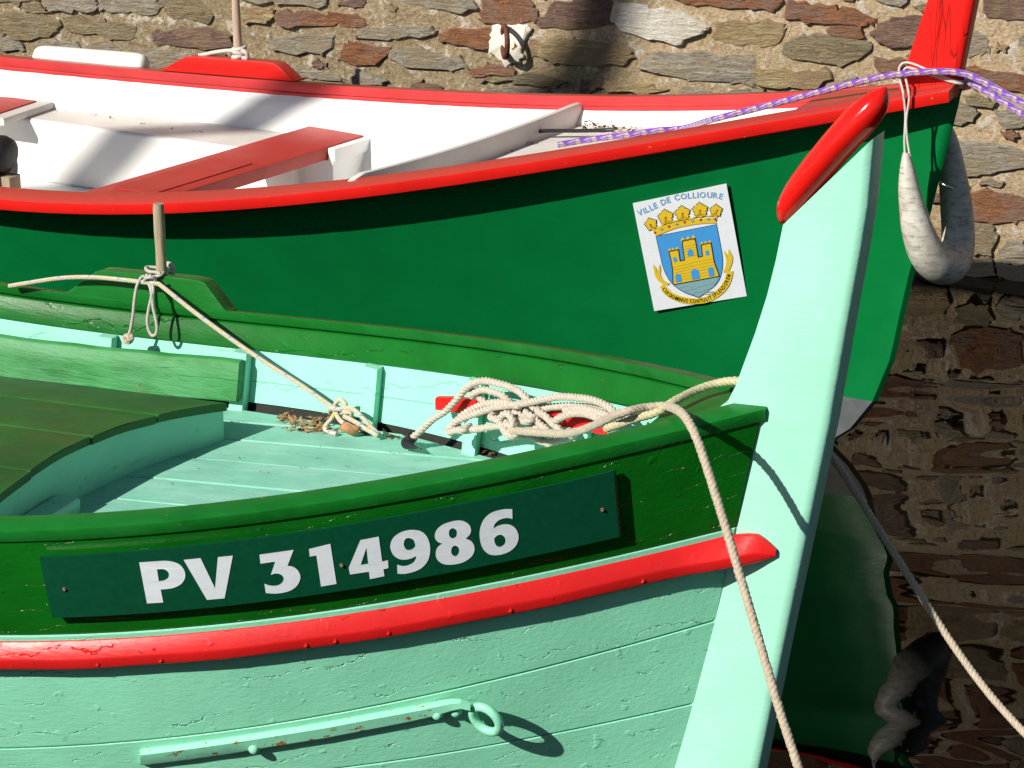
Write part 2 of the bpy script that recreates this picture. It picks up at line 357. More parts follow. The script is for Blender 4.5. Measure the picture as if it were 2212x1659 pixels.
def mortar_mat():
    t = NT('sandy_mortar'); v = t.coord(); n1 = t.noise(v, 2.1, 5, .6); n2 = t.noise(v, 75, 9, .8); n3 = t.noise(v, 16, 7, .72)
    tan = t.ramp(n2, [(.30, (.24, .145, .07)), (.46, (.58, .42, .25)), (.70, (.80, .64, .44))]); old = t.ramp(n2, [(.3, (.10, .07, .032)), (.48, (.34, .255, .14)), (.70, (.58, .49, .34))])
    sx = t.n('ShaderNodeSeparateXYZ'); t.l(v, sx.inputs[0])
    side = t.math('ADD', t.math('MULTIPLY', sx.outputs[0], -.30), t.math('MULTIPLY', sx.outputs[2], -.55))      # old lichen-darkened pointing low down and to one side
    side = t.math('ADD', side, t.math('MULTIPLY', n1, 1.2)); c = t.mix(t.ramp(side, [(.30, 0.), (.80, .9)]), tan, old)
    lime = t.math('MULTIPLY', t.ramp(n3, [(.545, 0.), (.60, 1.)]), .85); c = t.mix(lime, c, (.76, .69, .57))
    h = t.math('ADD', t.math('MULTIPLY', n2, 1.), t.math('MULTIPLY', n3, 1.6))
    return t.out(wall_shadow(t, c), .92, t.bump(h, .016, 1.))
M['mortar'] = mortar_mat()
M['plaster'] = simple('white_plaster', (.66, .60, .50), .85, 0, .12, 25, .8, .006)
M['barnacle'] = simple('barnacles', (.45, .40, .32), .8, 0, .2)

def water_mat():
    t = NT('harbour_water'); a = t.noise(t.coord((1.0, 1.6, 1)), 1.35, .6, .35, .6); b2 = t.noise(t.coord((1.1, 2.0, 1), loc=(3, 7, 0)), 3.6, 1.5, .45, .5)
    t.b.inputs['IOR'].default_value = 1.22
    return t.out((.004, .0035, .002), .012, t.bump(t.math('ADD', a, t.math('MULTIPLY', b2, .035)), .0145, 1.))
M['water'] = water_mat()

# ================================================================ SETTING: water, quay, wall
def grid_sheet(x0, x1, y0, y1, nx, ny, zf):
    V = [(x0+(x1-x0)*i/nx, y0+(y1-y0)*j/ny, 0) for j in range(ny+1) for i in range(nx+1)]
    V = [(x, y, zf(x, y)) for x, y, _ in V]
    return V, [(j*(nx+1)+i, j*(nx+1)+i+1, (j+1)*(nx+1)+i+1, (j+1)*(nx+1)+i) for j in range(ny) for i in range(nx)]
V, Fc = grid_sheet(-60, 60, -40, 40, 60, 40, lambda x, y: 0.)
struct(mesh_obj('water', V, Fc, M['water'], None, 0))
M['concrete'] = simple('quay_concrete', (.15, .14, .125), .9, 0, .2, 8, .5, .004)
def box(x0, x1, y0, y1, z0, z1, r=.0):
    pr = [(x0, y0), (x1, y0), (x1, y1), (x0, y1)]
    if r: pr = [tuple(p) for p in rounded(pr, r, 2)]
    rows = [[(x, y, z) for x, y in pr] for z in (z0, z1)]
    return loft(rows)
V, Fc = box(-30, 30, -20, 2.3, -1.5, 1.05, .03)
struct(mesh_obj('quay', V, Fc, M['concrete'], None, 30))

WALL = Boat(1.5578, 8.9606, 16, [0, 0], [0, 0], -9, -8, 2)
wall = empty('stone_wall', (1.5578, 8.9606, 0), -R(16))
tag(wall, 'rough harbour wall of slate and schist stones set in sandy mortar', 'wall')
def wpx(px, py):
    u, v, z = WALL.hv(px, py, 0.); return (u, z)
def lump(s, z): return .007*math.sin(9.1*s+3*math.sin(4.7*z))+.006*math.sin(13.3*z+2.1*math.sin(7.9*s))+.004*math.sin(31*s+17*z)+.003*math.sin(47*z-23*s)
S0, S1, Z0, Z1 = -6.4, 3.4, -.7, 3.3
ns, nz = 196, 80
V = []
for j in range(nz+1):
    for i in range(ns+1):
        s = S0+(S1-S0)*i/ns; z = Z0+(Z1-Z0)*j/nz; V.append((s, lump(s, z)*.45+.001, z))
Fc = [(j*(ns+1)+i, j*(ns+1)+i+1, (j+1)*(ns+1)+i+1, (j+1)*(ns+1)+i) for j in range(nz) for i in range(ns)]
k = len(V); V += [(S0, .6, Z0), (S1, .6, Z0), (S1, .6, Z1), (S0, .6, Z1)]
Fc += [(k, k+1, k+2, k+3), tuple([j*(ns+1) for j in range(nz, -1, -1)])+(k, k+3), tuple([j*(ns+1)+ns for j in range(nz+1)])+(k+2, k+1), tuple([nz*(ns+1)+i for i in range(ns+1)])+(k+2, k+3), tuple(range(ns, -1, -1))+(k, k+1)]
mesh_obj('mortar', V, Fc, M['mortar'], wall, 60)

def stone(poly, kind):
    out = []
    rp = rounded(poly, .013, 2)
    for a, b in zip(rp, rp[1:]+rp[:1]):
        out.append(a); L = np.linalg.norm(b-a)
        for q in range(int(L/.055)): out.append(a+(b-a)*((q+1)/(int(L/.055)+1)))
    out = np.array(out); n = len(out); c = out.mean(0); out = c+(out-c)*1.105; out = out+rng.normal(0, .0055, out.shape)
    pr = rng.uniform(.006, .014); tilt = rng.uniform(-.035, .035, 2)
    def ring(sc, y, nz_=0.):
        P = c+(out-c)*sc
        return [(p[0], y+float((p-c)@tilt)+rng.normal(0, nz_), p[1]) for p in P]
    rows = [ring(1.0, .05), ring(1.0, .001), ring(.985, -pr*.55, .0012), ring(.94, -pr, .001)]
    V, Fc = loft(rows, cap=False); Fc.append(tuple(range(3*n, 4*n)))
    mesh_obj('stone', V, Fc, ST[kind], wall, 30)
PAN = {'A': (0, 0, .45208), 'B': (900, 0, .45208), 'C': (1800, 0, .45208), 'D': (2700, 0, .45208), 'E': (3500, 0, .3618), 'F': (3500, 550, .42194)}
TR = '''Ao 20,110 330,125 520,170 510,250 440,300 250,345 100,310 10,280
Ag 370,10 560,-20 830,0 840,75 640,95 440,90 420,45
Ag 870,20 1000,-30 1330,-10 1400,40 1330,130 1100,110 880,75
Ao 590,150 900,170 1180,240 1150,330 950,330 600,260
Ao 1430,0 1680,-20 1840,110 1800,190 1480,140 1420,70
Ad 1310,290 1420,230 1700,250 1980,290 2000,390 1750,415 1400,390 1330,350
Ag -60,310 130,310 200,400 170,440 -60,420
Ag 310,390 420,345 620,360 710,400 690,480 400,490 310,450
Ag 760,370 900,365 1080,460 1060,540 760,500
Ag 1170,450 1500,445 1700,470 1640,590 1300,600 1180,540
Ao -60,-60 330,-60 340,0 200,30 -60,20
Ao 210,40 330,25 400,50 410,105 260,112 200,80
By 85,60 340,65 400,110 330,180 180,200 90,140
Br 410,110 520,95 840,120 1080,110 1160,160 1150,225 930,215 480,232 430,170
Bg 100,-60 800,-60 830,10 780,50 400,20 110,0
Bd 950,0 1170,-40 1165,60 1060,80 940,45
Bg 1250,-50 1260,5 1400,10 1700,55 2000,100 2110,80 2090,10 1900,-60
Bg 370,330 650,300 880,310 870,400 800,470 420,440 350,380
Bg 1090,285 1180,240 1450,220 1740,240 1760,300 1400,325 1110,320
Br 1010,380 1060,360 1380,410 1350,470 1240,560 940,530 990,430
Bg 1400,430 1620,420 1950,490 2040,580 1900,600 1500,560 1390,490
Bg 500,580 700,600 950,650 940,700 700,690 560,650
Br 1820,310 1900,255 2190,260 2440,300 2450,420 2212,430 2050,400 1830,370
Bg 1060,650 1200,620 1330,680 1300,740 1060,720
Bd 1550,730 1650,700 1850,750 1800,790 1550,780
Cr 220,-40 560,-40 640,60 640,185 430,205 190,185 180,120
Cd 800,20 1270,5 1310,100 1300,210 1120,250 870,230 680,215 720,150
Cw 1370,30 1650,80 1870,100 2100,210 2060,290 1900,380 1640,330 1400,250 1315,190
Cy 565,430 600,335 690,365 705,480 610,510
Cy 712,370 830,310 1000,340 1400,400 1460,470 1430,560 1150,560 850,540 725,485
Cr 90,600 220,550 420,572 490,635 250,640 90,670
Co 180,690 280,655 600,630 880,680 950,720 800,745 450,710
Cy 1240,700 1400,700 1680,740 1790,790 1600,810 1260,770
Cg 1570,595 1680,460 2212,480 2510,500 2510,715 2300,715 1990,685 1740,620
Cg 230,760 400,745 760,765 740,810 240,810
Cd 1040,700 1225,685 1225,745 1100,800 1030,790
Cg 1900,785 2000,768 2212,790 2500,790 2480,840 1900,840
Dr -330,-40 480,-60 780,-10 720,70 480,72 280,58 0,20
Dr 840,20 1000,20 1230,60 1330,60 1580,160 1560,200 1480,212 1150,203 1000,180 840,150
Dy 270,170 480,185 640,180 780,205 790,260 740,390 540,395 300,370 205,330 210,290
Do 990,295 1200,318 1540,385 1430,520 1290,555 1000,520 780,440 860,360
Dd 1740,145 1860,150 2060,160 2000,300 1890,380 1740,405 1610,350 1560,290 1620,220
Dy 560,590 800,600 1050,600 1190,610 1170,690 1090,760 820,750 580,730
Dr 1590,490 1830,510 1820,600 1660,640 1600,560
Dr 1180,222 1470,228 1500,330 1210,300
Dg 1280,690 1420,670 1390,740 1300,750
Dg 1500,-60 1850,-50 1860,40 1700,20
Eg 800,330 840,310 960,400 1020,480 1010,560 900,610 760,600 760,450
Ed 960,-60 1440,-60 1440,185 1200,190 965,165
Er 700,720 900,725 1420,810 1520,900 1400,950 1250,985 980,985 800,960 660,850
Eg 600,1130 660,1110 890,1180 850,1260 740,1320 600,1320
Eg 1090,1200 1420,1185 1500,1300 1400,1370 1180,1370 1100,1280
Fg 560,20 600,10 900,40 1185,90 1270,200 1100,255 900,268 750,308 600,300
Eg 1310,400 1420,380 1470,480 1350,490
Eo 720,1045 1000,1050 1090,1120 1000,1170 800,1125
Fr 690,480 860,450 1000,490 1185,550 1260,700 1100,730 880,762 700,720 600,600
Fo 600,770 870,790 930,880 870,1050 750,1045 600,990
Fg 945,1000 1060,920 1185,920 1270,1100 1100,1140 1000,1110
Fo 560,1110 880,1090 910,1240 560,1240
Fd 950,1160 1270,1160 1270,1300 970,1280'''
boxes = []
rx_, ry_ = wpx((1800+420*.45208)*.553, 370*.45208*.553)
def rs_ex(x, y): return abs(x-rx_) < .17 and abs(y-ry_) < .15
for line in TR.split('\n'):
    head, *pts = line.split(); ox, oy, sc = PAN[head[0]]
    poly = []
    for p in pts:
        x, y = map(float, p.split(',')); poly.append(wpx((ox+x*sc)*.553, (oy+y*sc)*.553))
    stone(poly, head[1]); A = np.array(poly); boxes.append((A[:, 0].min(), A[:, 0].max(), A[:, 1].min(), A[:, 1].max()))
# chips and slivers pinning the joints between the larger stones
polys = []
for line_ in TR.split('\n'):
    head, *pts = line_.split(); ox, oy, sc = PAN[head[0]]
    polys.append(np.array([wpx((ox+float(p.split(',')[0])*sc)*.553, (oy+float(p.split(',')[1])*sc)*.553) for p in pts]))
def inside(P, x, y):
    r = False; j = len(P)-1
    for i in range(len(P)):
        if (P[i][1] > y) != (P[j][1] > y) and x < (P[j][0]-P[i][0])*(y-P[i][1])/(P[j][1]-P[i][1])+P[i][0]: r = not r
        j = i
    return r
made = 0
for _ in range(2600):
    if made >= 110: break
    w, h_ = random.uniform(.035, .12), random.uniform(.018, .040); x, y = random.uniform(-3.3, .32), random.uniform(.46, .98)
    if random.random() < .18: x, y = random.uniform(-.25, .32), random.uniform(.06, .5)
    test = [(x+w*f, y+h_*g) for f in (-.08, .25, .5, .75, 1.08) for g in (-.3, .5, 1.3)]
    if any(inside(P, *q) for q in test for P in polys if P[:, 0].min() < x+w+.02 and P[:, 0].max() > x-.02): continue
    if rs_ex(x, y): continue
    j_ = lambda: random.uniform(-.004, .004)
    P = [(x+j_(), y+.5*h_), (x+.25*w, y+h_+j_()), (x+.7*w, y+h_+j_()), (x+w+j_(), y+.6*h_), (x+.85*w, y+j_()), (x+.3*w, y+j_())]
    stone(P, random.choice('gogoydr')); polys.append(np.array(P)); made += 1
# courses where the picture does not reach: hidden behind the boats, above and beside the frame
z = -.12; filler = 0
while z < 2.75:
    hgt = random.uniform(.085, .15); s = -3.9+random.uniform(0, .2)
    while s < 1.5:
        w = random.uniform(.14, .42); x0, x1, y0, y1 = s, s+w, z, z+hgt
        near = any(x0 < b[1]+.02 and x1 > b[0]-.02 and y0 < b[3]+.012 and y1 > b[2]-.012 for b in boxes)
        inner = -3.3 < s < .3 and .05 < z < .92 and s > -.35            # the right-hand strip is fully measured
        if not near and not inner and (z > .85 or s > -.6 or random.random() < .35):
            j = lambda: random.uniform(-.014, .014)
            stone([(x0+j(), y0+.3*hgt+j()), (x0+.15*w+j(), y1+j()), (x0+.6*w, y1+j()), (x1+j(), y1-.25*hgt+j()), (x1+j(), y0+.2*hgt+j()), (x0+.7*w, y0+j()), (x0+.2*w, y0+j())], random.choice('gorrryyd')); filler += 1
        s += w+random.uniform(.02, .05)
    z += hgt+random.uniform(.018, .04)
pp = [wpx((1800+x*.45208)*.553, y*.45208*.553) for x, y in [(310, 212), (600, 222), (612, 280), (560, 350), (535, 430), (560, 490), (430, 552), (330, 510), (250, 420), (258, 330), (275, 260)]]
pp = [tuple(q[:2]) for q in catmull([(a, b, 0) for a, b in pp], .012, True)]; pp = [(a+random.gauss(0, .0035), b+random.gauss(0, .0035)) for a, b in pp]
cc = np.mean(pp, 0); rows = [[(p[0], .03, p[1]) for p in pp], [(p[0], -.011, p[1]) for p in pp], [(cc[0]+(p[0]-cc[0])*.9, -.016+random.gauss(0, .001), cc[1]+(p[1]-cc[1])*.9) for p in pp]]
V, Fc = loft(rows); mesh_obj('plaster_patch', V, Fc, M['plaster'], wall, 60)
rs, rz_ = wpx((1800+412*.45208)*.553, 330*.45208*.553)
Wv = lambda s, y, z: WALL.W(s, -y, z)
c0 = Wv(rs, -.045, rz_-.003); dx = Wv(1, 0, 0)-Wv(0, 0, 0); dy = Wv(0, -1, 0)-Wv(0, 0, 0)
ax = np.array(dx)*.45+np.array(dy)*.89; ax /= np.linalg.norm(ax)
p1 = torus(c0, ax, (0, 0, 1.), .046, .0095, seg=30, ss=10, sq=1.15)
p2 = sweep([Wv(rs, .03, rz_-.052), Wv(rs, -.03, rz_-.054), Wv(rs, -.05, rz_-.056)], .010, 10)
V, Fc, _ = join([p1[:2], p2[:2]]); world_thing('mooring_ring', V, Fc, M['iron'], 'rusty iron ring fixed in white plaster on the stone wall', 'mooring ring')

# ================================================================ NEAR BOAT (mint and green)
boat1 = empty('fishing_boat', (.489325, 4.9, 0), -R(26))
tag(boat1, 'mint and green wooden fishing boat in front, numbered plate on its bow', 'fishing boat')
def lp(u, v, z): return (u, -v, z)
def hull1(u, z):
    h = B1.zg(u)-z; up = u+.2*h
    return max(.037, B1.b(min(0., up))*(1-.16*h-.32*h*h))-.007
def hv1(u, h, off=0.): return hull1(u, B1.zg(u)-h)+off
UE = -4.1
def us_list(u0, u1, n, p=1.6): return [u0+(u1-u0)*(i/(n-1))**p for i in range(n)]
def strake(name, h0, h1, mat, sg, out=0., th=.018, ch=.0018, n=46, u1=UE, parent=boat1, u0=None):
    rows = []
    for i in range(n):
        t = (i/(n-1))**1.5; loop = []
        def pt(fr, off):
            us = -.2*(h0(0)+(h1(0)-h0(0))*fr)-.004 if u0 is None else u0
            u = us+(u1-us)*t; h = h0(u)+(h1(u)-h0(u))*fr
            v = hv1(u, h, out)+off; return lp(u, sg*max(.002, v), B1.zg(u)-h)
        loop += [pt(0, -ch), pt(.012, 0)]+[pt(f, 0) for f in (.27, .5, .73)]+[pt(.988, 0), pt(1, -ch)]
        loop += [pt(f, -th) for f in (1, .66, .33, 0)]
        rows.append(loop)
    V, Fc = loft(rows); return mesh_obj(name, V, Fc, mat, parent, 14)
cst = lambda c: (lambda u: c)
def zdeck(u): return .568+.085*(u+.85)
for sg in (1, -1):
    strake('plank', cst(.012), cst(.236), M['green_sheer'], sg)
    strake('plank', cst(.2375), lambda u: .424-.070*u, M['mint_hull'], sg)
    strake('plank', lambda u: .4262-.070*u, lambda u: .606-.006*u, M['mint_hull'], sg)
    strake('plank', lambda u: .6082-.006*u, cst(.80), M['mint_hull'], sg)
    strake('plank', cst(.802), cst(1.0), M['mint_hull'], sg)
    strake('lining_plank', cst(.062), lambda u: .150, M['mint'], sg, -.0195, .012, u0=-.12)
    strake('lining_plank', lambda u: .1515, lambda u: max(.155, B1.zg(u)-zdeck(u)-.012), M['mint'], sg, -.0195, .012, u0=-.12)
    strake('gap_shade_strip', lambda u: B1.zg(u)-zdeck(u)-.030, lambda u: B1.zg(u)-zdeck(u)+.030, M['gap_shade'], sg, -.0192, .006, u0=-.14)  # near-black strip added as the shade in the gap along the deck edge
    # gunwale cap, inwale, rub rail
    rows, rowi, rowr = [], [], []
    for u in us_list(.004, UE, 60):
        b = B1.b(min(0, u)); db = (B1.b(min(0, u)-.01)-b)/.01; w = .052*math.sqrt(1+min(1.2, db*db)); zg = B1.zg(min(0, u)); sl = math.tan(R(15))
        vi = max(.003, b-w); zi = zg+(b-vi)*sl/math.sqrt(1+min(1.2, db*db)); th = .026
        sec = rounded([(b, zg), (vi, zi), (vi+.006, zi-th), (b-.006, zg-th)], .0042, 2)
        rows.append([lp(u, sg*p[0], p[1]) for p in sec])
    V, Fc = loft(rows); mesh_obj('gunwale_cap', V, Fc, M['green_cap'], boat1, 40)
    for u in us_list(-.09, UE, 50):
        b = B1.b(u); db = (B1.b(u-.01)-b)/.01; w = .052*math.sqrt(1+min(1.2, db*db)); zg = B1.zg(u); vi = max(.02, b-w)+.0065; d = hv1(u, .08)-hv1(u, 0)
        top = zg-.017; bot = zg-.076
        sec = rounded([(vi, top), (vi+.022, top), (vi+.022+d, bot), (vi+d, bot)], .003, 1)
        rowi.append([lp(u, sg*p[0], p[1]) for p in sec])
    V, Fc = loft(rowi); mesh_obj('inwale', V, Fc, M['green'], boat1, 40)
    for u in us_list(.034, UE, 64, 1.7):
        k = min(1., max(.30, (.040-u)/.07))**.6; zg = B1.zg(min(0, u)); st_ = min(1., max(0., (u+.13)/.10)); st_ = st_*st_*(3-2*st_); f = lambda h: max(.0300, hull1(min(u, 0), zg-h))+.0078*st_
        sh = max(0., 1-(.034-u)/.045)**1.3; dz = .028*sh; wob = .0012*math.sin(23*u)
        q = .029*k
        fa, fb = f(.286)+q, f(.304)+q
        if u > -.13:
            v13 = hull1(-.13, B1.zg(-.13)-.286)+.029; tl_ = (u+.13)/.164; fa = v13*(1-tl_)+.047*tl_; fb = fa-.003
        sec = rounded([(f(.252)-.008, zg-.250-dz), (f(.252)+.004*k, zg-.250-dz), (fa, zg-.284-dz*.25+wob), (fb, zg-.305+dz*.4+wob), (f(.316)+.004*k, zg-.315+dz), (f(.316)-.008, zg-.315+dz)], .003, 2)
        rowr.append([lp(u, sg*p[0], p[1]) for p in sec])
    V, Fc = loft(rowr); rail = mesh_obj('rub_rail', V, Fc, M['red_rail'], boat1, 32)
    if sg == 1:                                     # sunk nail heads along the rail
        for un in (-1.12, -1.0, -.74, -.69, -.60, -.40, -.19):
            hn = .2945; q = (un, (hull1(min(un, 0), B1.zg(min(0, un))-hn) if un < -.07 else .0375)+.0285*min(1., max(.30, (.040-un)/.07))**.6, B1.zg(min(0, un))-hn)
            pts = [(0, 0, 0)]; V = []; n = 8
            for k2, (rr, hh) in enumerate([(.0058, -.003), (.0052, .0010), (.0030, .0004)]):
                V += [lp(q[0]+rr*math.cos(6.283*i/n), q[1]+hh, q[2]+rr*math.sin(6.283*i/n)) for i in range(n)]
            Fc = [(a*n+i, a*n+(i+1) % n, (a+1)*n+(i+1) % n, (a+1)*n+i) for a in range(2) for i in range(n)]+[tuple(range(2*n, 3*n))]
            mesh_obj('nail_head', V, Fc, M['red_rail'], rail, 50)
    for uc in (-.55, -.888, -1.205, -1.595, -1.99, -2.4):
        rows = []
        for h in np.linspace(.078, .46, 10):
            sec = []
            for du, dv in ((-.021, -.0325), (.021, -.0325), (.021, -.062), (-.021, -.062)): sec.append((uc+du, hv1(uc+du, h)+dv, B1.zg(uc)-h))
            rows.append([lp(p[0], sg*p[1], p[2]) for p in rounded(sec, .005, 2)])
        V, Fc = loft(rows); mesh_obj('rib', V, Fc, M['mint'], boat1, 40)
# breasthook closing the caps at the bow
rows = []
for u in np.linspace(.0, -.20, 9):
    b = max(.006, B1.b(u)-.030); zt = B1.zg(u)+.0055
    rows.append([lp(u, p[0], p[1]) for p in [(b, zt), (0, zt+.003), (-b, zt), (-b, zt-.03), (0, zt-.03), (b, zt-.03)]])
V, Fc = loft(rows); mesh_obj('breasthook', V, Fc, M['green_cap'], boat1, 40)
# stem post
prof = [(-.35, -.35, -.12, -.35), (-.20, .2, .002, .18), (-.155, .5, .051, .496), (-.14, .75, .091, .74), (-.13, .90, .118, .91), (-.118, .945, .127, .965), (-.078, .975, .133, 1.017), (-.062, 1.01, .140, 1.065), (-.051, 1.044, .147, 1.12), (-.026, 1.12, .160, 1.217), (-.005, 1.195, .173, 1.31), (.010, 1.265, .182, 1.39), (.022, 1.333, .188, 1.515)]
rows = []
for i, (ur, zr, uf, zf) in enumerate(prof):
    sl = (zf-zr)/(uf-ur)
    sec = [(ur, .037, zr), (uf-.014, .037, zf-.014*sl), (uf, .029, zf), (uf, -.029, zf), (uf-.014, -.037, zf-.014*sl), (ur, -.037, zr)]
    rows.append([lp(*p) for p in rounded(sec, .006, 2)])
V, Fc = loft(rows); mesh_obj('stem', V, Fc, M['mint_stem'], boat1, 45)
ax = np.array([.573, .82]); pe = np.array([-.82, .573]); bs = np.array([.005, 1.328]); rows = []
tab = [(-.002, .002, -.002, .003), (.006, .014, -.010, .014), (.03, .0285, -.017, .030), (.08, .036, -.020, .042), (.13, .0375, -.023, .047), (.20, .036, -.027, .047), (.26, .0315, -.032, .042), (.30, .022, -.028, .031), (.32, .011, -.017, .018), (.331, .002, -.003, .004)]
tt = np.array(tab); ss = np.linspace(-.002, .331, 40)
for s in ss:
    a, c, rv = (float(np.interp(s, tt[:, 0], tt[:, k])) for k in (1, 2, 3)); mid = (a+c)/2; hw = (a-c)/2; row = []
    for th in np.linspace(0, 2*math.pi, 20, endpoint=False):
        p = bs+ax*s+pe*(mid+hw*math.cos(th)); row.append(lp(p[0], rv*math.sin(th), p[1]))
    rows.append(row)
sm = np.array(rows); 
for _ in range(2): sm[1:-1] = .25*sm[:-2]+.5*sm[1:-1]+.25*sm[2:]
V, Fc = loft([list(map(tuple, r)) for r in sm]); mesh_obj('stem_head', V, Fc, M['red_gloss'], boat1, 60)
# deck boards
def side_at(u): return hull1(u, zdeck(u))-.040
def u_front(v):
    lo, hi = -2.0, -.14
    for _ in range(40):
        m = .5*(lo+hi)
        if side_at(m) > abs(v): lo = m
        else: hi = m
    return lo
edges = [-.69, -.575, -.455, -.315, -.17, -.03, .11, .25, .39, .53, .66]
for va, vb in zip(edges, edges[1:]):
    va2, vb2 = va+.0015, vb-.0015; dzr = random.uniform(-.0012, .0012)
    if min(abs(va2), abs(vb2)) > side_at(-1.9): continue
    rows = []
    for t in np.linspace(0, 1, 7):
        row = []
        for v, dz in ((va2, -.002), (va2+.003, 0), (vb2-.003, 0), (vb2, -.002), (vb2, -.02), (va2, -.02)):
            uf = u_front(v); u = uf+(min(uf-.02, -1.98)-uf)*t; row.append(lp(u, v, zdeck(u)+dz+dzr))
        rows.append(row)
    V, Fc = loft(rows); mesh_obj('deck_plank', V, Fc, M['mint_deck'], boat1, 30)
# raised midship deck with its curved front
def ub(v): return float(np.interp(v, [-.55, -.45, -.3, -.15, .05, .3, .65], [-1.475, -1.50, -1.55, -1.59, -1.61, -1.60, -1.56]))
def zbt(u, v): return .643-.20*v*v+.05*(u+1.55)
for va, vb in zip([-.445, -.25, -.05, .17, .40], [-.25, -.05, .17, .40, .60]):
    rows = []; dzr = random.uniform(-.0015, .0015); du = random.uniform(-.004, .004)
    for t in np.linspace(0, 1, 6):
        row = []
        vsn = [va+.0015+(vb-va-.003)*f for f in (0, .02, .2, .4, .6, .8, .98, 1)]
        for i, v in enumerate(vsn):
            u = (ub(v)+.014+du)*(1-t)+t*-3.3; row.append(lp(u, v, zbt(u, v)+dzr-(.003 if i in (0, 7) else 0)-(.002 if t == 0 else 0)))
        for v in vsn[::-1]:
            u = (ub(v)+.012+du)*(1-t)+t*-3.3; row.append(lp(u, v, zbt(u, v)-.022+dzr))
        rows.append(row)
    V, Fc = loft(rows); mesh_obj('bench_plank', V, Fc, M['bench'], boat1, 30)
rows = []
for v in np.linspace(-.45, .60, 24):
    u = ub(v); zt = zbt(u, v)-.023; zb = zdeck(u)-.01
    rows.append([lp(*p) for p in [(u, v, zt), (u, v, zb), (u-.02, v, zb), (u-.02, v, zt)]])
V, Fc = loft(rows); mesh_obj('bench_fascia', V, Fc, M['mint'], boat1, 50)
rows = []
for v in np.linspace(.06, .62, 12):
    u = ub(v)+.003; zb = zdeck(u)+.001
    rows.append([lp(*p) for p in rounded([(u, v, zb), (u, v, zb+.034), (u+.06, v, zb+.034), (u+.06, v, zb)], .004, 1)])
V, Fc = loft(rows); mesh_obj('deck_beam', V, Fc, M['mint'], boat1, 40)
rows = []
for u in np.linspace(-1.578, -3.2, 24):
    ht = .089+.021*(-1.574-u)+.0012*math.sin(31*u); hb = .187+.022*(-1.574-u)+.0015*math.sin(17*u+1); sec = []
    for h, d in ((ht, -.064), (ht, -.088), ((ht+hb)/2, -.088), (hb, -.088), (hb, -.064)): sec.append((u, -(hv1(u, h)+d), B1.zg(u)-h))
    rows.append([lp(*p) for p in rounded(sec, .004, 1)])
V, Fc = loft(rows); o = mesh_obj('side_board', V, Fc, M['green_worn'], boat1, 40); o['label'] = 'weathered bright green board with cracked paint'
# thole block on the far gunwale
rows = []
for u, hh in [(-2.125, -.002), (-2.115, .004), (-2.03, .064), (-2.015, .070), (-1.99, .072), (-1.75, .072), (-1.725, .070), (-1.712, .066), (-1.664, .012), (-1.655, .002), (-1.648, -.002)]:
    b = B1.b(u); z = B1.zg(u)+.012
    sec = rounded([(b-.050, z-.012), (b-.050, z+hh), (b-.004, z+hh-.004), (b-.004, z-.020)], .004, 2)
    rows.append([lp(u, -p[0], p[1]) for p in sec])
V, Fc = loft(rows); mesh_obj('thole_block', V, Fc, M['green_cap'], boat1, 35)

# registration plate, following the curve of the bow
PO = .010
def plate_px(px, py, off): return B1.hit(px, py, lambda u, v, z: v-(hull1(u, z)+off), 4.0, 6.6, 60)
cor = [plate_px(x, y, PO+.010) for x, y in ((85, 1204), (1325, 1018), (1338, 1160), (113, 1335))]
cor = [(c[0], B1.zg(c[0])-c[2]) for c in cor]
rows = []
for t in np.linspace(0, 1, 44):
    def pp_(f, off):
        a = (np.array(cor[0])*(1-t)+np.array(cor[1])*t); c = (np.array(cor[3])*(1-t)+np.array(cor[2])*t); q = a*(1-f)+c*f
        return lp(q[0], hv1(q[0], q[1], off), B1.zg(q[0])-q[1])
    rows.append([pp_(f, PO+.010) for f in (0, .25, .5, .75, 1)]+[pp_(f, PO-.001) for f in (1, .5, 0)])
V, Fc = loft(rows); plate = mesh_obj('registration_plate', V, Fc, M['plate'], boat1, 40)
plate['label'] = 'dark green plate lettered PV 314986 in white'
G1, G2, G3, G4 = (530, 2140), (1000, 2110), (1340, 2040), (1680, 1970)
C = lambda s: [tuple(map(float, p.split(',')))+(1,) for p in s.split()]
Q = lambda s: [tuple(map(float, p.strip('*').split(',')))+((1,) if p[0] == '*' else ()) for p in s.split()]
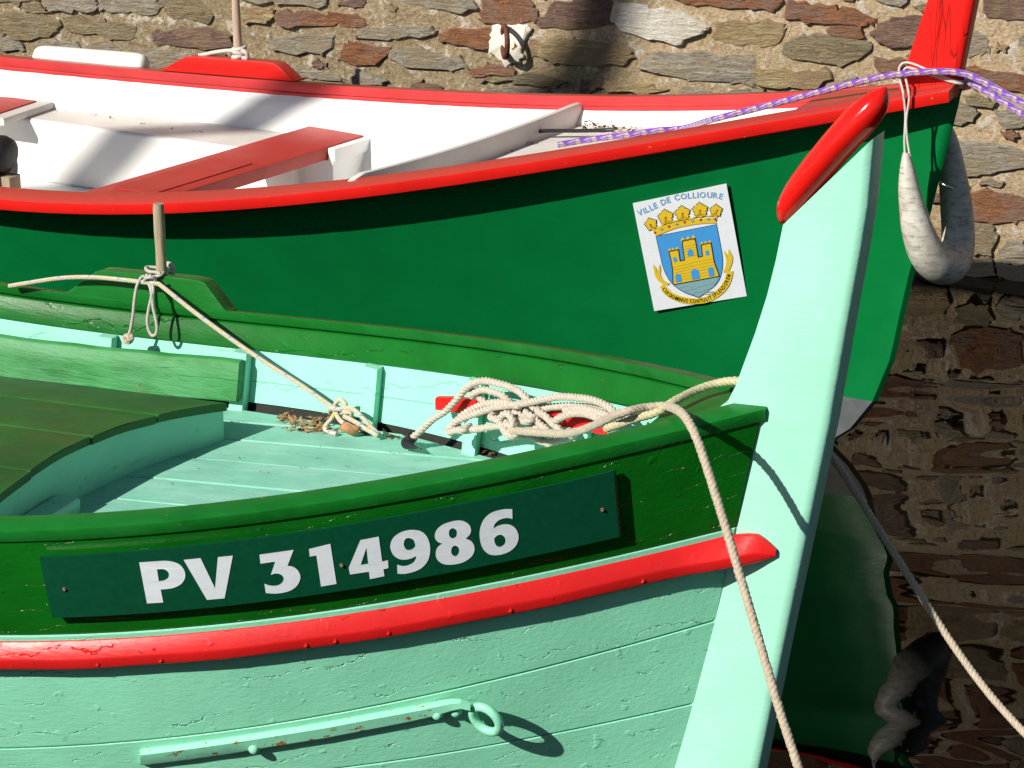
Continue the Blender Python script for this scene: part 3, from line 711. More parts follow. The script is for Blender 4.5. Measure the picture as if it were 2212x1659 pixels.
GLYPH = [(G1, [Q('*75,315 400,292 640,280 820,305 960,370 1045,480 1072,590 1050,690 970,790 830,860 690,888 *540,900 *595,1180 *245,1203'), Q('*460,465 600,460 690,510 720,580 700,650 620,700 *500,720')]),
 (G1, [C('1035,260 1400,222 1715,875 1775,200 2098,168 1920,1090 1540,1125')]),
 (G2, [Q('*75,312 *812,210 *680,555 800,575 900,650 955,760 950,860 880,990 740,1090 560,1140 400,1155 *212,1143 *182,940 280,975 400,985 520,955 590,880 595,810 550,750 470,722 400,724 *320,752 *415,462 *95,510')]),
 (G2, [C('1145,190 1605,78 1740,945 1405,1003 1305,332 1160,355')]),
 (G3, [C('375,385 770,310 845,850 970,820 980,992 870,1015 895,1165 580,1230 560,1068 150,1130 122,985'), C('505,545 545,895 382,920')]),
 (G3, [Q('*1170,915 1280,945 1400,930 1520,870 1570,790 *1580,725 1480,780 1330,810 1200,790 1090,710 1025,580 1030,450 1090,330 1220,230 1400,172 1560,168 1700,205 1810,310 1870,470 1880,640 1845,800 1770,920 1650,1020 1480,1085 1320,1115 *1175,1110'), Q('1430,340 1520,380 1555,470 *1560,525 1500,580 1420,600 1350,575 1310,480 1330,390 1370,350')]),
 (G4, [Q('*265,850 170,815 110,740 105,640 150,540 270,440 430,380 600,348 740,370 850,450 885,560 860,650 *770,742 880,790 945,880 960,980 930,1080 850,1170 720,1250 560,1295 400,1305 260,1280 160,1200 122,1090 140,970 190,900'), Q('490,515 560,550 580,620 560,700 490,735 425,700 405,620 425,550'), Q('540,890 610,930 630,1010 600,1090 540,1120 475,1085 455,1010 475,930')]),
 (G4, [Q('*1775,105 *1780,315 1680,295 1560,310 1450,370 1385,450 *1370,520 1480,460 1620,430 1750,450 1850,530 1905,650 1905,770 1850,900 1730,1010 1580,1075 1430,1100 1290,1085 1180,1010 1110,890 1075,740 1070,600 1105,440 1180,300 1310,190 1470,130 1620,103'), Q('1530,655 1610,710 1630,790 1600,870 1510,920 1430,890 1390,800 *1388,735 1450,675')])]
for (gx, gy), loops in GLYPH:
    V2, Fc = flat_poly([smooth_loop(l, 55.) for l in loops])
    V = []
    for x, y in V2:
        q = plate_px((gx+x*.180832)*.553, (gy+y*.180832)*.553, PO+.0112); V.append(lp(*q))
    mesh_obj('letter', V, Fc, M['letter'], plate, 0)
for px, py in ((139, 1273), (738, 1221), (1301, 1101)):
    q = plate_px(px, py, PO+.0105); V = []; n = 10
    for rr, hh in ((.0042, 0), (.004, .0018), (.002, .0022), (.0016, .0008)): V += [lp(q[0]+rr*math.cos(6.283*i/n), q[1]+hh, q[2]+rr*math.sin(6.283*i/n)) for i in range(n)]
    Fc = [(a*n+i, a*n+(i+1) % n, (a+1)*n+(i+1) % n, (a+1)*n+i) for a in range(3) for i in range(n)]+[tuple(range(3*n, 4*n))]
    mesh_obj('screw', V, Fc, M['screw'], plate, 40)

# iron strap with an eye on the near bow
def near_px(px, py, off): return B1.hit(px, py, lambda u, v, z: v-(hull1(u, z)+off), 4.0, 6.6, 60)
cl = [(303, 1634, 16, .0), (312, 1634, 18, .0), (400, 1623, 18, 0), (500, 1609, 18, 0), (600, 1593, 18, 0), (700, 1577, 18, 0), (800, 1558, 17.5, 0), (870, 1545, 17, 0), (915, 1536, 16, .001), (950, 1528, 15, .006), (975, 1522, 13, .014), (995, 1520, 10.5, .024), (1016, 1526, 8.5, .034)]
rows = []
for px, py, hw, lift in cl:
    sec = []
    for dy_, off in ((-hw, -.002), (-hw*.98, .003), (-hw*.30, .0165), (hw*.85, .0150), (hw*.98, .012), (hw, -.002)):
        q = near_px(px, py+dy_+ (2 if off > 0 else 0), lift+off); sec.append(lp(*q))
    rows.append([tuple(p) for p in sec])
V, Fc = loft(rows); strap = mesh_obj('iron_strap', V, Fc, M['mint_iron'], boat1, 24)
q = np.array(near_px(1050, 1554, .046)); du = np.array([.97, .18, .12]); du /= np.linalg.norm(du); dz_ = np.array([-.1, .30, .95]); dz_ -= du*(du@dz_); dz_ /= np.linalg.norm(dz_)
V, Fc, _ = torus(q, du, dz_, .0305, .0092, seg=40, ss=14); V = [lp(*p) for p in V]; mesh_obj('eye_ring', V, Fc, M['mint_iron'], strap, 60)
for px, py in ((549, 1617), (945, 1543), (985, 1537)):
    q = near_px(px, py, .012); V = []; n = 12
    for rr, hh in ((.0110, -.006), (.0108, .005), (.0075, .009), (.001, .0105)): V += [lp(q[0]+rr*math.cos(6.283*i/n), q[1]+hh, q[2]+rr*math.sin(6.283*i/n)) for i in range(n)]
    Fc = [(a*n+i, a*n+(i+1) % n, (a+1)*n+(i+1) % n, (a+1)*n+i) for a in range(3) for i in range(n)]+[tuple(range(3*n, 4*n))]
    mesh_obj('bolt', V, Fc, M['mint_iron'], strap, 60)
# red cleat bar inside the far bow
def far_px(px, py, ins): return B1.hit(px, py, lambda u, v, z: -v-(hull1(u, z)-ins), 4.4, 8.5, 90)
rows = []
za, zb = far_px(884.8+.225*245, 774.2+.225*440, .095), far_px(884.8+.225*1950, 774.2+.225*690, .095)
for t in np.linspace(0, 1, 12):
    u = za[0]+(zb[0]-za[0])*t; z = za[2]+(zb[2]-za[2])*t; hw = .0165 if 0 < t < 1 else .0145; ins = .095; 
    sec = rounded([(-(hull1(u, z)-ins), z+hw), (-(hull1(u, z)-ins)-.0, z-hw), (-(hull1(u, z)-ins+.022), z-hw), (-(hull1(u, z)-ins+.022), z+hw)], .004, 2)
    rows.append([lp(u, p[0], p[1]) for p in sec])
V, Fc = loft(rows); o = mesh_obj('rope_cleat', V, Fc, M['red_cleat'], boat1, 40); o['label'] = 'long red cleat bar with rope wound on it'

# ================================================================ FAR BOAT (dark green, red gunwales, white inside)
boat2 = empty('fishing_boat', (1.188346, 7.18097, 0), -R(28))
tag(boat2, 'dark green fishing boat with red gunwales and white inside, behind the mint one', 'fishing boat')
_pz = [-.45, -.25, -.1, -.005, .048, .147, .279, .408, .516, .705, .89, 1.019, 1.3]
_pu = [-1.15, -.78, -.50, -.338, -.265, -.196, -.150, -.129, -.110, -.070, -.032, -.006, .034]
def us2(z): return float(np.interp(z, _pz, _pu))
def hull2(u, z):
    h = max(0., B2.zg(u)-z); x = max(0., us2(z)-us2(B2.zg(u))-u); k = min(1., x/.35); k = k*k*(3-2*k)
    base = (B2.b(-x)-.046)*k+.016*(1-k)*(1+min(1., x/.1))
    return max(.014, base*(1-.50*h-.05*h*h)-.030*min(1., x/.4)*min(1., h/.06))
def hv2(u, h, off=0.): return hull2(u, B2.zg(u)-h)+off
UE2 = -5.0
def shell(zs_top, zs_bot, n, name, mat, off=0.):
    """One skin round the bow from the far quarter to the near quarter."""
    cols = 44; rows = []
    for j in range(n+1):
        f = j/n; row = []
        def P(i):
            sgn = -1 if i < 0 else 1; a = abs(i)/cols
            ub_ = UE2*a**1.8; z = zs_top(ub_)*(1-f)+zs_bot(ub_)*f; s0 = us2(z); u = s0+(UE2-s0)*a**1.8
            return u, z, sgn
        for i in range(-cols, cols+1):
            u, z, sgn = P(i)
            if i == 0: row.append(lp(us2(z)+.006, 0, z)); continue
            row.append(lp(u, sgn*(hull2(u, z)+off), z))
        rows.append(row)
    return rows
BOOT = .148
rt = shell(lambda u: B2.zg(u)-.012, lambda u: BOOT, 22, '', None)
V, Fc = loft(rt, cap=False, closed=False); ri = shell(lambda u: B2.zg(u)-.012, lambda u: BOOT, 22, '', None, -.012)
mesh_obj('hull_side', V, Fc, M['green2'], boat2, 50)
rt = shell(lambda u: BOOT, lambda u: -.40, 12, '', None); V, Fc = loft(rt, cap=False, closed=False); mesh_obj('hull_bottom', V, Fc, M['antifoul'], boat2, 50)
for sg in (1, -1):
    rows, rowl = [], []
    for u in us_list(.0, UE2, 60, 1.5):
        b = B2.b(u); db = min(1., (B2.b(u-.01)-b)/.01); k = math.sqrt(1+db*db); w = .070*k; zg = B2.zg(u); vi = max(.003, min(b-w, hv2(u, .03)-.016)); zi = zg+(b-vi)/k*math.tan(R(8)); th = .033
        sec = rounded([(b, zg), (vi, zi), (vi+.004, zi-th), (b-.002, zg-th)], .0035, 2); rows.append([lp(u, sg*p[0], p[1]) for p in sec])
    V, Fc = loft(rows); mesh_obj('gunwale_cap', V, Fc, M['red'] if sg == 1 else M['red_inner'], boat2, 40)
    rowi = []
    for u in us_list(-.16, UE2, 50, 1.4):
        b = B2.b(u); db = min(1., (B2.b(u-.01)-b)/.01); k = math.sqrt(1+db*db); vi = max(.004, min(b-.070*k, hv2(u, .03)-.016))+.002; zg = B2.zg(u)
        sec = rounded([(vi, zg-.022), (vi+.011, zg-.022), (vi+.011, zg-.046), (vi+.001, zg-.046)], .003, 1); rowi.append([lp(u, sg*p[0], p[1]) for p in sec])
    V, Fc = loft(rowi); mesh_obj('inwale', V, Fc, M['red_inner'], boat2, 40)
    for u in us_list(-.30, UE2, 40, 1.3):
        row = []
        hs = [.022, .04, .05, .06, .08, .12, .18, .25, .33, .42]
        row = [(max(.004, hv2(u, h)-.010), B2.zg(u)-h) for h in hs]+[(max(.002, hv2(u, h)-.004), B2.zg(u)-h) for h in hs[::-1]]
        rowl.append([lp(u, sg*p[0], p[1]) for p in row])
    V, Fc = loft(rowl); mesh_obj('inner_lining', V, Fc, M['white'], boat2, 40)
rows = []
for u in np.linspace(.0, -.42, 10):
    b = max(.01, B2.b(u)-.03); zt = B2.zg(u)+.0065
    rows.append([lp(u, p[0], p[1]) for p in [(b, zt), (0, zt+.004), (-b, zt), (-b, zt-.03), (0, zt-.03), (b, zt-.03)]])
V, Fc = loft(rows); mesh_obj('breasthook', V, Fc, M['red'], boat2, 40)
rows = []
for zr, ur, zf, uf in [(1.035, -.163, 1.035, -.003), (1.06, -.157, 1.06, .001), (1.10, -.147, 1.11, .006), (1.29, -.093, 1.296, .034), (1.56, -.02, 1.57, .074)]:
    sec = [(ur, .032, zr), (uf-.016, .032, zf), (uf, .024, zf), (uf, -.024, zf), (uf-.016, -.032, zf), (ur, -.032, zr)]
    rows.append([lp(*p) for p in rounded(sec, .006, 2)])
V, Fc = loft(rows); mesh_obj('stem_post', V, Fc, M['red_post'], boat2, 45)
# bow eye on the stem
q = B2.hv(2035, 400, 0.); V, Fc, _ = torus((q[0]+.012, 0, q[2]), (1., 0, -.35), (0, .55, .2), .016, .0035, seg=20, ss=8); V = [lp(*p) for p in V]; mesh_obj('bow_eye', V, Fc, M['steel'], boat2, 60)
# inside
def plan(name, z, u0, u1, mat, inset=.03, th=.02, zs=0., n=30):
    rows = []
    for u in np.linspace(u0, u1, n):
        zz = z+zs*(u-u0); v = max(.004, hull2(u, zz)-inset)
        rows.append([lp(u, v, zz), lp(u, -v, zz), lp(u, -v, zz-th), lp(u, v, zz-th)])
    V, Fc = loft(rows); return mesh_obj(name, V, Fc, mat, boat2, 40)
plan('floor_panel', .27, -1.50, UE2, M['white'])
plan('bow_deck', .87, -.45, -1.47, M['grey_white'], zs=.19, inset=.012)
rows = []
for v in np.linspace(-.62, .62, 33):
    u = -1.453-.135*v; zt = .750+.016*min(1., (v/.55)**2); vm = hull2(u, zt)-.0115
    if abs(v) > vm: v = math.copysign(vm, v)
    zt -= .018*max(0, (abs(v)-(vm-.05))/.05)**2
    zl = zt-.02
    while zl > .58 and hull2(u, zl)-.0115 > abs(v): zl -= .008
    rows.append([lp(*p) for p in rounded([(u-.011, v, zl), (u-.011, v, zt), (u+.011, v, zt), (u+.011, v, zl)], .007, 2)])
V, Fc = loft(rows); mesh_obj('bulkhead', V, Fc, M['grey_white'], boat2, 40)
def lbox(name, mat, u0, u1, v0, v1, z0, z1, r=.006, parent=None):
    pr = rounded([(u0, z0), (u0, z1), (u1, z1), (u1, z0)], r, 2)
    V, Fc = loft([[lp(p[0], v, p[1]) for p in pr] for v in (v0, v1)]); return mesh_obj(name, V, Fc, mat, parent or boat2, 40)
# side locker with a flat top along the far side
rows, rowt = [], []
for u in np.linspace(-2.40, -4.9, 24):
    z = .483; vo = hull2(u, z)-.0115; vi = min(.46, vo-.05)
    rows.append([lp(u, -p[0], p[1]) for p in rounded([(vo, z), (vi, z), (vi-.004, .27), (max(vi+.02, hull2(u, .27)-.02), .27)], .012, 3)])
    rowt.append([lp(u, -vo, z+.0015), lp(u, -vi-.012, z+.0015), lp(u, -vi-.012, z-.001), lp(u, -vo, z-.001)])
V, Fc = loft(rows); lk = mesh_obj('side_locker', V, Fc, M['white'], boat2, 50)
V, Fc = loft(rowt); mesh_obj('locker_top', V, Fc, M['grey_white'], lk, 30)
# red thwart and its white end brackets
tb = lambda v: -2.50-.15*(v+.70)
tf = lambda v: -2.262-.14*(v+.70)
V, Fc = loft([[lp(p[0], v, p[1]) for p in rounded([(tb(v), .472), (tb(v), .516), (tf(v), .516), (tf(v), .472)], .006, 2)] for v in np.linspace(-.715, .70, 7)])
tw = mesh_obj('thwart', V, Fc, M['red_thwart'], boat2, 40)
for sg in (1, -1):
    rows = []
    for z in (.30, .38, .45, .471, .472, .500, .512):
        vo = hull2(-2.4, z)-.0115; hi = z >= .472
        rows.append([lp(p[0], p[1], z) for p in rounded([((tf(sg*.5) if hi else tb(sg*.5)-.01)+(.003 if hi else 0), sg*.50), ((tf(sg*vo)+.003 if hi else tb(sg*vo)-.01), sg*vo), (tf(sg*vo)+(.030 if hi else .022), sg*vo), (tf(sg*.5)+(.030 if hi else .022), sg*.50)], .004, 2)])
    V, Fc = loft(rows); mesh_obj('thwart_bracket', V, Fc, M['white'], tw, 40)
V, Fc = loft([[lp(tb(v)+.05, v, .517), lp(tb(v)+.05, v, .5195), lp(tf(v)-.05, v, .5195), lp(tf(v)-.05, v, .517)] for v in (-.20, .0, .25)]); mesh_obj('tread_pad', V, Fc, M['red_thwart'], tw, 30)
V, Fc = loft([[lp(p[0], v, p[1]) for p in rounded([(-4.3, .485), (-4.3, .512), (-3.47, .512), (-3.47, .485)], .008, 2)] for v in (-.615, -.34)])
t2 = mesh_obj('stern_thwart', V, Fc, M['grey_white'], boat2, 40)
lbox('seat_panel', M['red_thwart'], -4.26, -3.52, -.585, -.37, .5125, .517, .001, t2)
# thole block on its far gunwale
rows = []
for u, hh in [(-3.115, -.002), (-3.105, .004), (-3.02, .056), (-3.0, .062), (-2.70, .062), (-2.675, .060), (-2.655, .052), (-2.60, .006), (-2.59, -.002)]:
    b = B2.b(u); z = B2.zg(u)+.008
    sec = rounded([(b-.066, z+.004), (b-.066, z+max(.006, hh)), (b-.004, z+max(.005, hh-.004)), (b-.004, z-.004)], .003, 2); rows.append([lp(u, -p[0], p[1]) for p in sec])
V, Fc = loft(rows); mesh_obj('thole_block', V, Fc, M['red'], boat2, 35)

# ---- coat of arms sticker on the bow
sp = lambda x, y: ((2450+x*.319489)*.553, (700+y*.319489)*.553)
near2 = lambda off: (lambda u, v, z: v-(hull2(u, z)+off))
cs = [np.array(B2.hit(*sp(x, y), near2(0.), 6, 8.5, 60)) for x, y in ((68, 297), (1212, 55), (1462, 1430), (330, 1612), (640, 180), (770, 850), (900, 1520), (200, 950), (1337, 740))]
A = np.array(cs); c0 = A.mean(0); _, _, vt = np.linalg.svd(A-c0); nn = vt[2]; nn = nn if nn[1] > 0 else -nn
lift = max(0, float(((A-c0)@nn).max()))+.0015
def stk(x, y, k=0):
    q = B2.hit(*sp(x, y), lambda u, v, z: float((np.array((u, v, z))-c0)@nn)-lift-.0009*k, 6, 8.6, 16); return lp(*q)
def flatcol(name, c, rough=.3): return simple(name, c, rough, 0, .03, 40, .05)
SK = {'white': flatcol('sticker_white', (.72, .76, .80)), 'blue': flatcol('sticker_blue', (.06, .30, .68)), 'yellow': flatcol('sticker_yellow', (.68, .48, .03)), 'black': flatcol('sticker_black', (.01, .01, .012)),
      'water': flatcol('sticker_water', (.20, .38, .42)), 'red': flatcol('sticker_red', (.45, .03, .02)), 'grey': flatcol('sticker_grey', (.25, .30, .32)), 'lettering': flatcol('sticker_lettering', (.15, .34, .60)), 'gold': flatcol('sticker_gold', (.55, .36, .02))}
quad = [(68, 297), (1212, 55), (1462, 1430), (330, 1612)]
fr = [stk(*p) for p in quad]; nl = np.array(lp(*nn)); bk = [tuple(np.array(p)-nl*.0015) for p in fr]
V, Fc = loft([bk, fr]); sticker = mesh_obj('sticker', V, Fc, SK['white'], boat2, 0)
sticker['label'] = 'white sticker with a castle coat of arms'
def art(name, polys, mat, k):
    Vs, Fs = [], []
    for lps in polys:
        V2, F2 = flat_poly(lps); o = len(Vs); Vs += [stk(x, y, k) for x, y in V2]; Fs += [tuple(i+o for i in f) for f in F2]
    return mesh_obj(name, Vs, Fs, SK[mat], sticker, 0)
def line(pts, w, smooth_=True):
    P = catmull([(x, y, 0) for x, y in pts], 40.)[:, :2] if smooth_ else np.array(pts, float)
    T = np.gradient(P, axis=0); T /= np.linalg.norm(T, axis=1)[:, None]+1e-9; N = np.stack([-T[:, 1], T[:, 0]], 1)
    return [tuple(p) for p in P+N*w/2]+[tuple(p) for p in (P-N*w/2)[::-1]]
shield = smooth_loop(Q('*355,700 *1090,557 1130,760 1165,980 1150,1150 1080,1290 *880,1445 680,1370 540,1260 450,1100 400,900'), 60.)
sc_ = np.mean(shield, 0)
art('shield_outline', [[[(sc_[0]+(x-sc_[0])*1.02, sc_[1]+(y-sc_[1])*1.02) for x, y in shield]]], 'black', .5)
art('shield', [[shield]], 'blue', 1)
art('sea', [[smooth_loop(Q('*572,1290 780,1255 *1128,1188 1050,1320 *880,1438 700,1375 610,1320'), 60.)]], 'water', 1.5)
castle = [(560, 1290), (552, 1090), (528, 960), (505, 880), (625, 858), (645, 1000), (700, 988), (668, 755), (828, 722), (868, 955), (920, 942), (902, 800), (1022, 775), (1062, 1010), (1125, 1185), (880, 1232)]
mer = [[(x-16*s, y+22*s), (x-16*s, y-14*s), (x, y-34*s), (x+16*s, y-18*s), (x+18*s, y+16*s)] for x, y, s in ((517, 878, 1), (562, 868, 1), (610, 858, 1), (677, 750, 1.2), (742, 735, 1.2), (808, 722, 1.2), (912, 798, 1), (958, 788, 1), (1008, 778, 1))]
art('castle', [[castle]]+[[m] for m in mer], 'yellow', 2)
art('castle_openings', [[p] for p in ([(740, 945), (735, 880), (765, 850), (795, 860), (812, 930)], [(570, 1012), (560, 965), (580, 945), (600, 965), (608, 1005)], [(965, 932), (955, 885), (975, 865), (995, 875), (1003, 922)], [(600, 1262), (585, 1180), (615, 1150), (650, 1165), (668, 1250)], [(795, 1230), (775, 1130), (820, 1090), (870, 1110), (888, 1212)], [(1000, 1192), (985, 1100), (1015, 1070), (1050, 1085), (1067, 1177)])], 'blue', 3)['kind'] = 'stuff'
art('castle_masonry', [[line([(555+6*(i % 2), 1250-i*34), (800, 1203-i*36), (1085-i*4, 1150-i*36)], 5)] for i in range(6)]+[[line([(690, 960-i*34), (855, 925-i*34)], 5)] for i in range(5)], 'gold', 2.5)
art('waves', [[line([(x0, y0), (x0+90, y0-25), (x0+190, y0+5), (x0+290, y0-30), (x1, y1)], 7)] for x0, y0, x1, y1 in ((640, 1330, 1090, 1270), (700, 1372, 1030, 1325), (790, 1405, 970, 1385))], 'grey', 2)
art('crown_band', [[smooth_loop(Q('*320,622 500,548 750,497 *1080,465 *1092,540 900,545 600,600 *350,697'), 60.)]], 'yellow', 2)
def leafshape(cx, cy, r, rot, a0=0, a1=360):
    out = []
    for i in range(41):
        a = a0+(a1-a0)*i/40; rr = r*(.84+.10*math.cos(R(5*(a-90)))+.09*math.cos(R(15*(a-90))))
        out.append((cx+rr*math.cos(R(a+rot)), cy-rr*math.sin(R(a+rot))))
    return out[:-1]
art('castle_outline', [[line([p, q], 9, False)] for p, q in zip(castle, castle[1:]+castle[:1])], 'black', 2.8)['kind'] = 'stuff'
art('leaf_outline', [[leafshape(470, 465, 108, 10)], [leafshape(675, 420, 108, 8)], [leafshape(890, 380, 108, 6)], [leafshape(290, 548, 88, 20)], [leafshape(1085, 385, 88, 0)]], 'black', 2.2)['kind'] = 'stuff'
art('crown_leaves', [[leafshape(470, 465, 98, 10)], [leafshape(675, 420, 98, 8)], [leafshape(890, 380, 98, 6)], [leafshape(290, 548, 78, 20)], [leafshape(1085, 385, 78, 0)]]+
    [[line([(470, 470), (478, 540)], 34)], [line([(675, 430), (683, 500)], 34)], [line([(890, 390), (892, 470)], 34)], [line([(285, 560), (330, 630)], 30)], [line([(1090, 390), (1085, 470)], 30)]]+
    [[line([(300, 590), (400, 585), (470, 520)], 16)], [line([(480, 520), (590, 510), (675, 470)], 16)], [line([(690, 470), (790, 480), (885, 425)], 16)], [line([(900, 430), (1000, 450), (1090, 410)], 16)]], 'yellow', 2.5)
dot = lambda x, y, r: [[(x+r*math.cos(6.283*i/10), y+r*math.sin(6.283*i/10)) for i in range(10)]]
art('crown_gems', [dot(x, y, 15) for x, y in ((510, 578), (700, 525), (897, 497), (1075, 490), (338, 653))]+[dot(x, y, 11) for x, y in ((470, 468), (675, 421), (890, 382), (1100, 380), (282, 556))], 'red', 3.3)['kind'] = 'stuff'
art('crown_lozenges', [[[(x-26, y+5), (x, y-14), (x+26, y-5), (x, y+14)]] for x, y in ((420, 612), (605, 550), (797, 512), (990, 488))], 'grey', 3.3)['kind'] = 'stuff'
art('motto_band', [[smooth_loop(Q('*400,1310 450,1400 540,1465 680,1515 860,1525 1000,1500 1140,1420 1240,1310 1285,1190 *1292,1120 *1210,1128 1190,1230 1110,1340 1000,1420 860,1455 700,1440 560,1390 480,1320 *440,1285'), 50.)],
     [smooth_loop(Q('*315,1040 350,1080 *365,1150 *395,1035 410,1100 405,1170 440,1230 *522,1272 *490,1300 430,1280 360,1220 330,1140'), 40.)], [smooth_loop(Q('*1175,865 1215,920 *1225,960 *1240,850 1290,960 1270,1060 *1240,1122 *1168,1140 1200,1070 1210,990'), 40.)]], 'yellow', 2)
def arc_text(text, path, height, name, mat, k, bold, space):
    P = catmull([(x, y, 0) for x, y in path], 6.)[:, :2]; d = np.concatenate([[0], np.cumsum(np.linalg.norm(np.diff(P, axis=0), axis=1))])
    glyphs = []
    for ch in text:
        if ch == ' ': glyphs.append((None, None, .34)); continue
        cu = bpy.data.curves.new('t', 'FONT'); cu.body = ch; cu.size = 1.; cu.offset = bold; cu.resolution_u = 2
        ob = bpy.data.objects.new('t', cu); COL.objects.link(ob); dg = bpy.context.evaluated_depsgraph_get(); me = ob.evaluated_get(dg).to_mesh()
        vv = np.array([(v.co.x, v.co.y) for v in me.vertices]); ff = [tuple(p.vertices) for p in me.polygons]
        bpy.data.objects.remove(ob); bpy.data.curves.remove(cu)
        vv[:, 0] -= vv[:, 0].min(); glyphs.append((vv, ff, vv[:, 0].max()+space))
    tot = sum(g[2] for g in glyphs); sc = d[-1]/tot; Vs, Fs = [], []; x = 0
    for vv, ff, w in glyphs:
        if vv is not None:
            mid = (x+(w-space)/2)*sc; i = int(np.searchsorted(d, mid)); i = min(max(i, 1), len(P)-2); T = P[i+1]-P[i-1]; T /= np.linalg.norm(T); N = np.array([T[1], -T[0]]); o = len(Vs)
            for a, b in vv:
                p = P[i]+T*(a-(w-space)/2)*sc+N*b*height; Vs.append(stk(p[0], p[1], k))
            Fs += [tuple(j+o for j in f) for f in ff]
        x += w
    return mesh_obj(name, Vs, Fs, SK[mat], sticker, 0)
arc_text('VILLE DE COLLIOURE', [(140, 455), (262, 400), (400, 335), (520, 285), (650, 250), (800, 232), (950, 226), (1080, 232), (1170, 250)], 100, 'town_lettering', 'lettering', 1, .022, .12)
arc_text('CUI DOMINUS CONTULIT SPLENDOREM', [(420, 1345), (500, 1430), (600, 1480), (720, 1507), (860, 1512), (995, 1482), (1120, 1405), (1212, 1305), (1270, 1165)], 66, 'motto_lettering', 'black', 3, .012, .22)

# ================================================================ THINGS ON AND ROUND THE BOATS
# thole pins
def pin(Bt, base, top, r0, r1, mat, label, nm='thole_pin', k=.4):
    base, top = np.array(base), np.array(top); pts = [base+(top-base)*t for t in np.linspace(0, 1, 14)]
    rad = [r0*(1-t)+r1*t for t in np.linspace(0, 1, 14)]; rad[0] *= .9; rad[-1] *= .86; rad = [r*(1+.03*math.sin(5*i+k)) for i, r in enumerate(rad)]
    V, Fc, _ = sweep(pts, rad, 14); return world_thing(nm, V, Fc, mat, label, 'thole pin')
p1_ = B1.whv(350, 600, -.745); p1t = B1.whv(342, 440, -.745)
pin(B1, p1_-np.array([0, 0, .03]), p1t, .0118, .0142, M['weathered'], 'grey weathered wooden peg in the green block of the mint boat')
vp = -(B2.b(-2.83)-.03); p2_ = B2.whv(515, 118, vp); p2t = B2.whv(509, 0, vp); p2t = p2_+(p2t-p2_)*1.10
pin(B2, p2_-np.array([0, 0, .03]), p2t, .0150, .0136, M['wood2'], 'pale wooden peg in the red block of the far boat')

def ropething(name, paths, r, mat, label, cat='rope', lobes=3, pitch=None, depth=.2, fuzz=.02, seg=15, step=None, group=None):
    parts = []
    for p in paths:
        P = catmull(p, step or r*.32); parts.append(sweep(P, r, seg, lobes, pitch or r*3.3, depth, fuzz))
    V, Fc, UV = join(parts); return world_thing(name, V, Fc, mat, label, cat, UV, group)
# thin rope hanging from the near boat's peg
hp = lambda x, y, v: B1.whv(221.2+.2667*x, 387.1+.2667*y, v)
ropething('tie_rope', [
    [hp(470, 765, -.722), hp(420, 752, -.722), hp(380, 748, -.726), hp(352, 725, -.745), hp(372, 712, -.765), hp(470, 720, -.772), hp(500, 745, -.75), hp(478, 775, -.722), hp(420, 790, -.714), hp(370, 800, -.705), hp(345, 790, -.700), hp(318, 795, -.695), hp(290, 840, -.682), hp(272, 900, -.675), hp(258, 1000, -.668), hp(248, 1100, -.665), hp(232, 1200, -.662), hp(216, 1262, -.660)],
    [hp(360, 770, -.700), hp(372, 830, -.690), hp(392, 890, -.680), hp(398, 950, -.672), hp(376, 1050, -.668), hp(364, 1150, -.664), hp(380, 1232, -.662), hp(410, 1268, -.660), hp(438, 1242, -.662), hp(440, 1170, -.664), hp(416, 1060, -.668), hp(406, 980, -.672), hp(412, 900, -.680), hp(402, 820, -.692), hp(385, 775, -.702)],
    [hp(335, 835, -.694), hp(350, 805, -.682), hp(390, 795, -.680), hp(425, 810, -.688), hp(430, 850, -.694), hp(400, 865, -.690)]], .0042, M['rope_grey'], 'thin grey rope knotted and hanging in loops from the wooden peg', fuzz=.01, seg=12)
V, Fc, UV = join([sweep(catmull([hp(232, 1258, -.660), hp(240, 1290, -.656), hp(218, 1318, -.656), hp(185, 1310, -.658), hp(180, 1280, -.66), hp(205, 1268, -.655), hp(222, 1300, -.652), hp(195, 1300, -.65)], .0015), .0062, 12, 3, .015, .2, .02)])
world_thing('rope_end_knot', V, Fc, M['rope_old'], 'brown knotted end of the thin hanging rope', 'rope', UV)
V, Fc, UV = torus(B1.whv(357, 586, -.772), (1., 0, .25), (0, .5, .85), .017, .0075, seg=28, ss=12); world_thing('rope_grommet', V, Fc, M['rope_cord'], 'pale rope ring behind the foot of the near wooden peg', 'rope', UV)
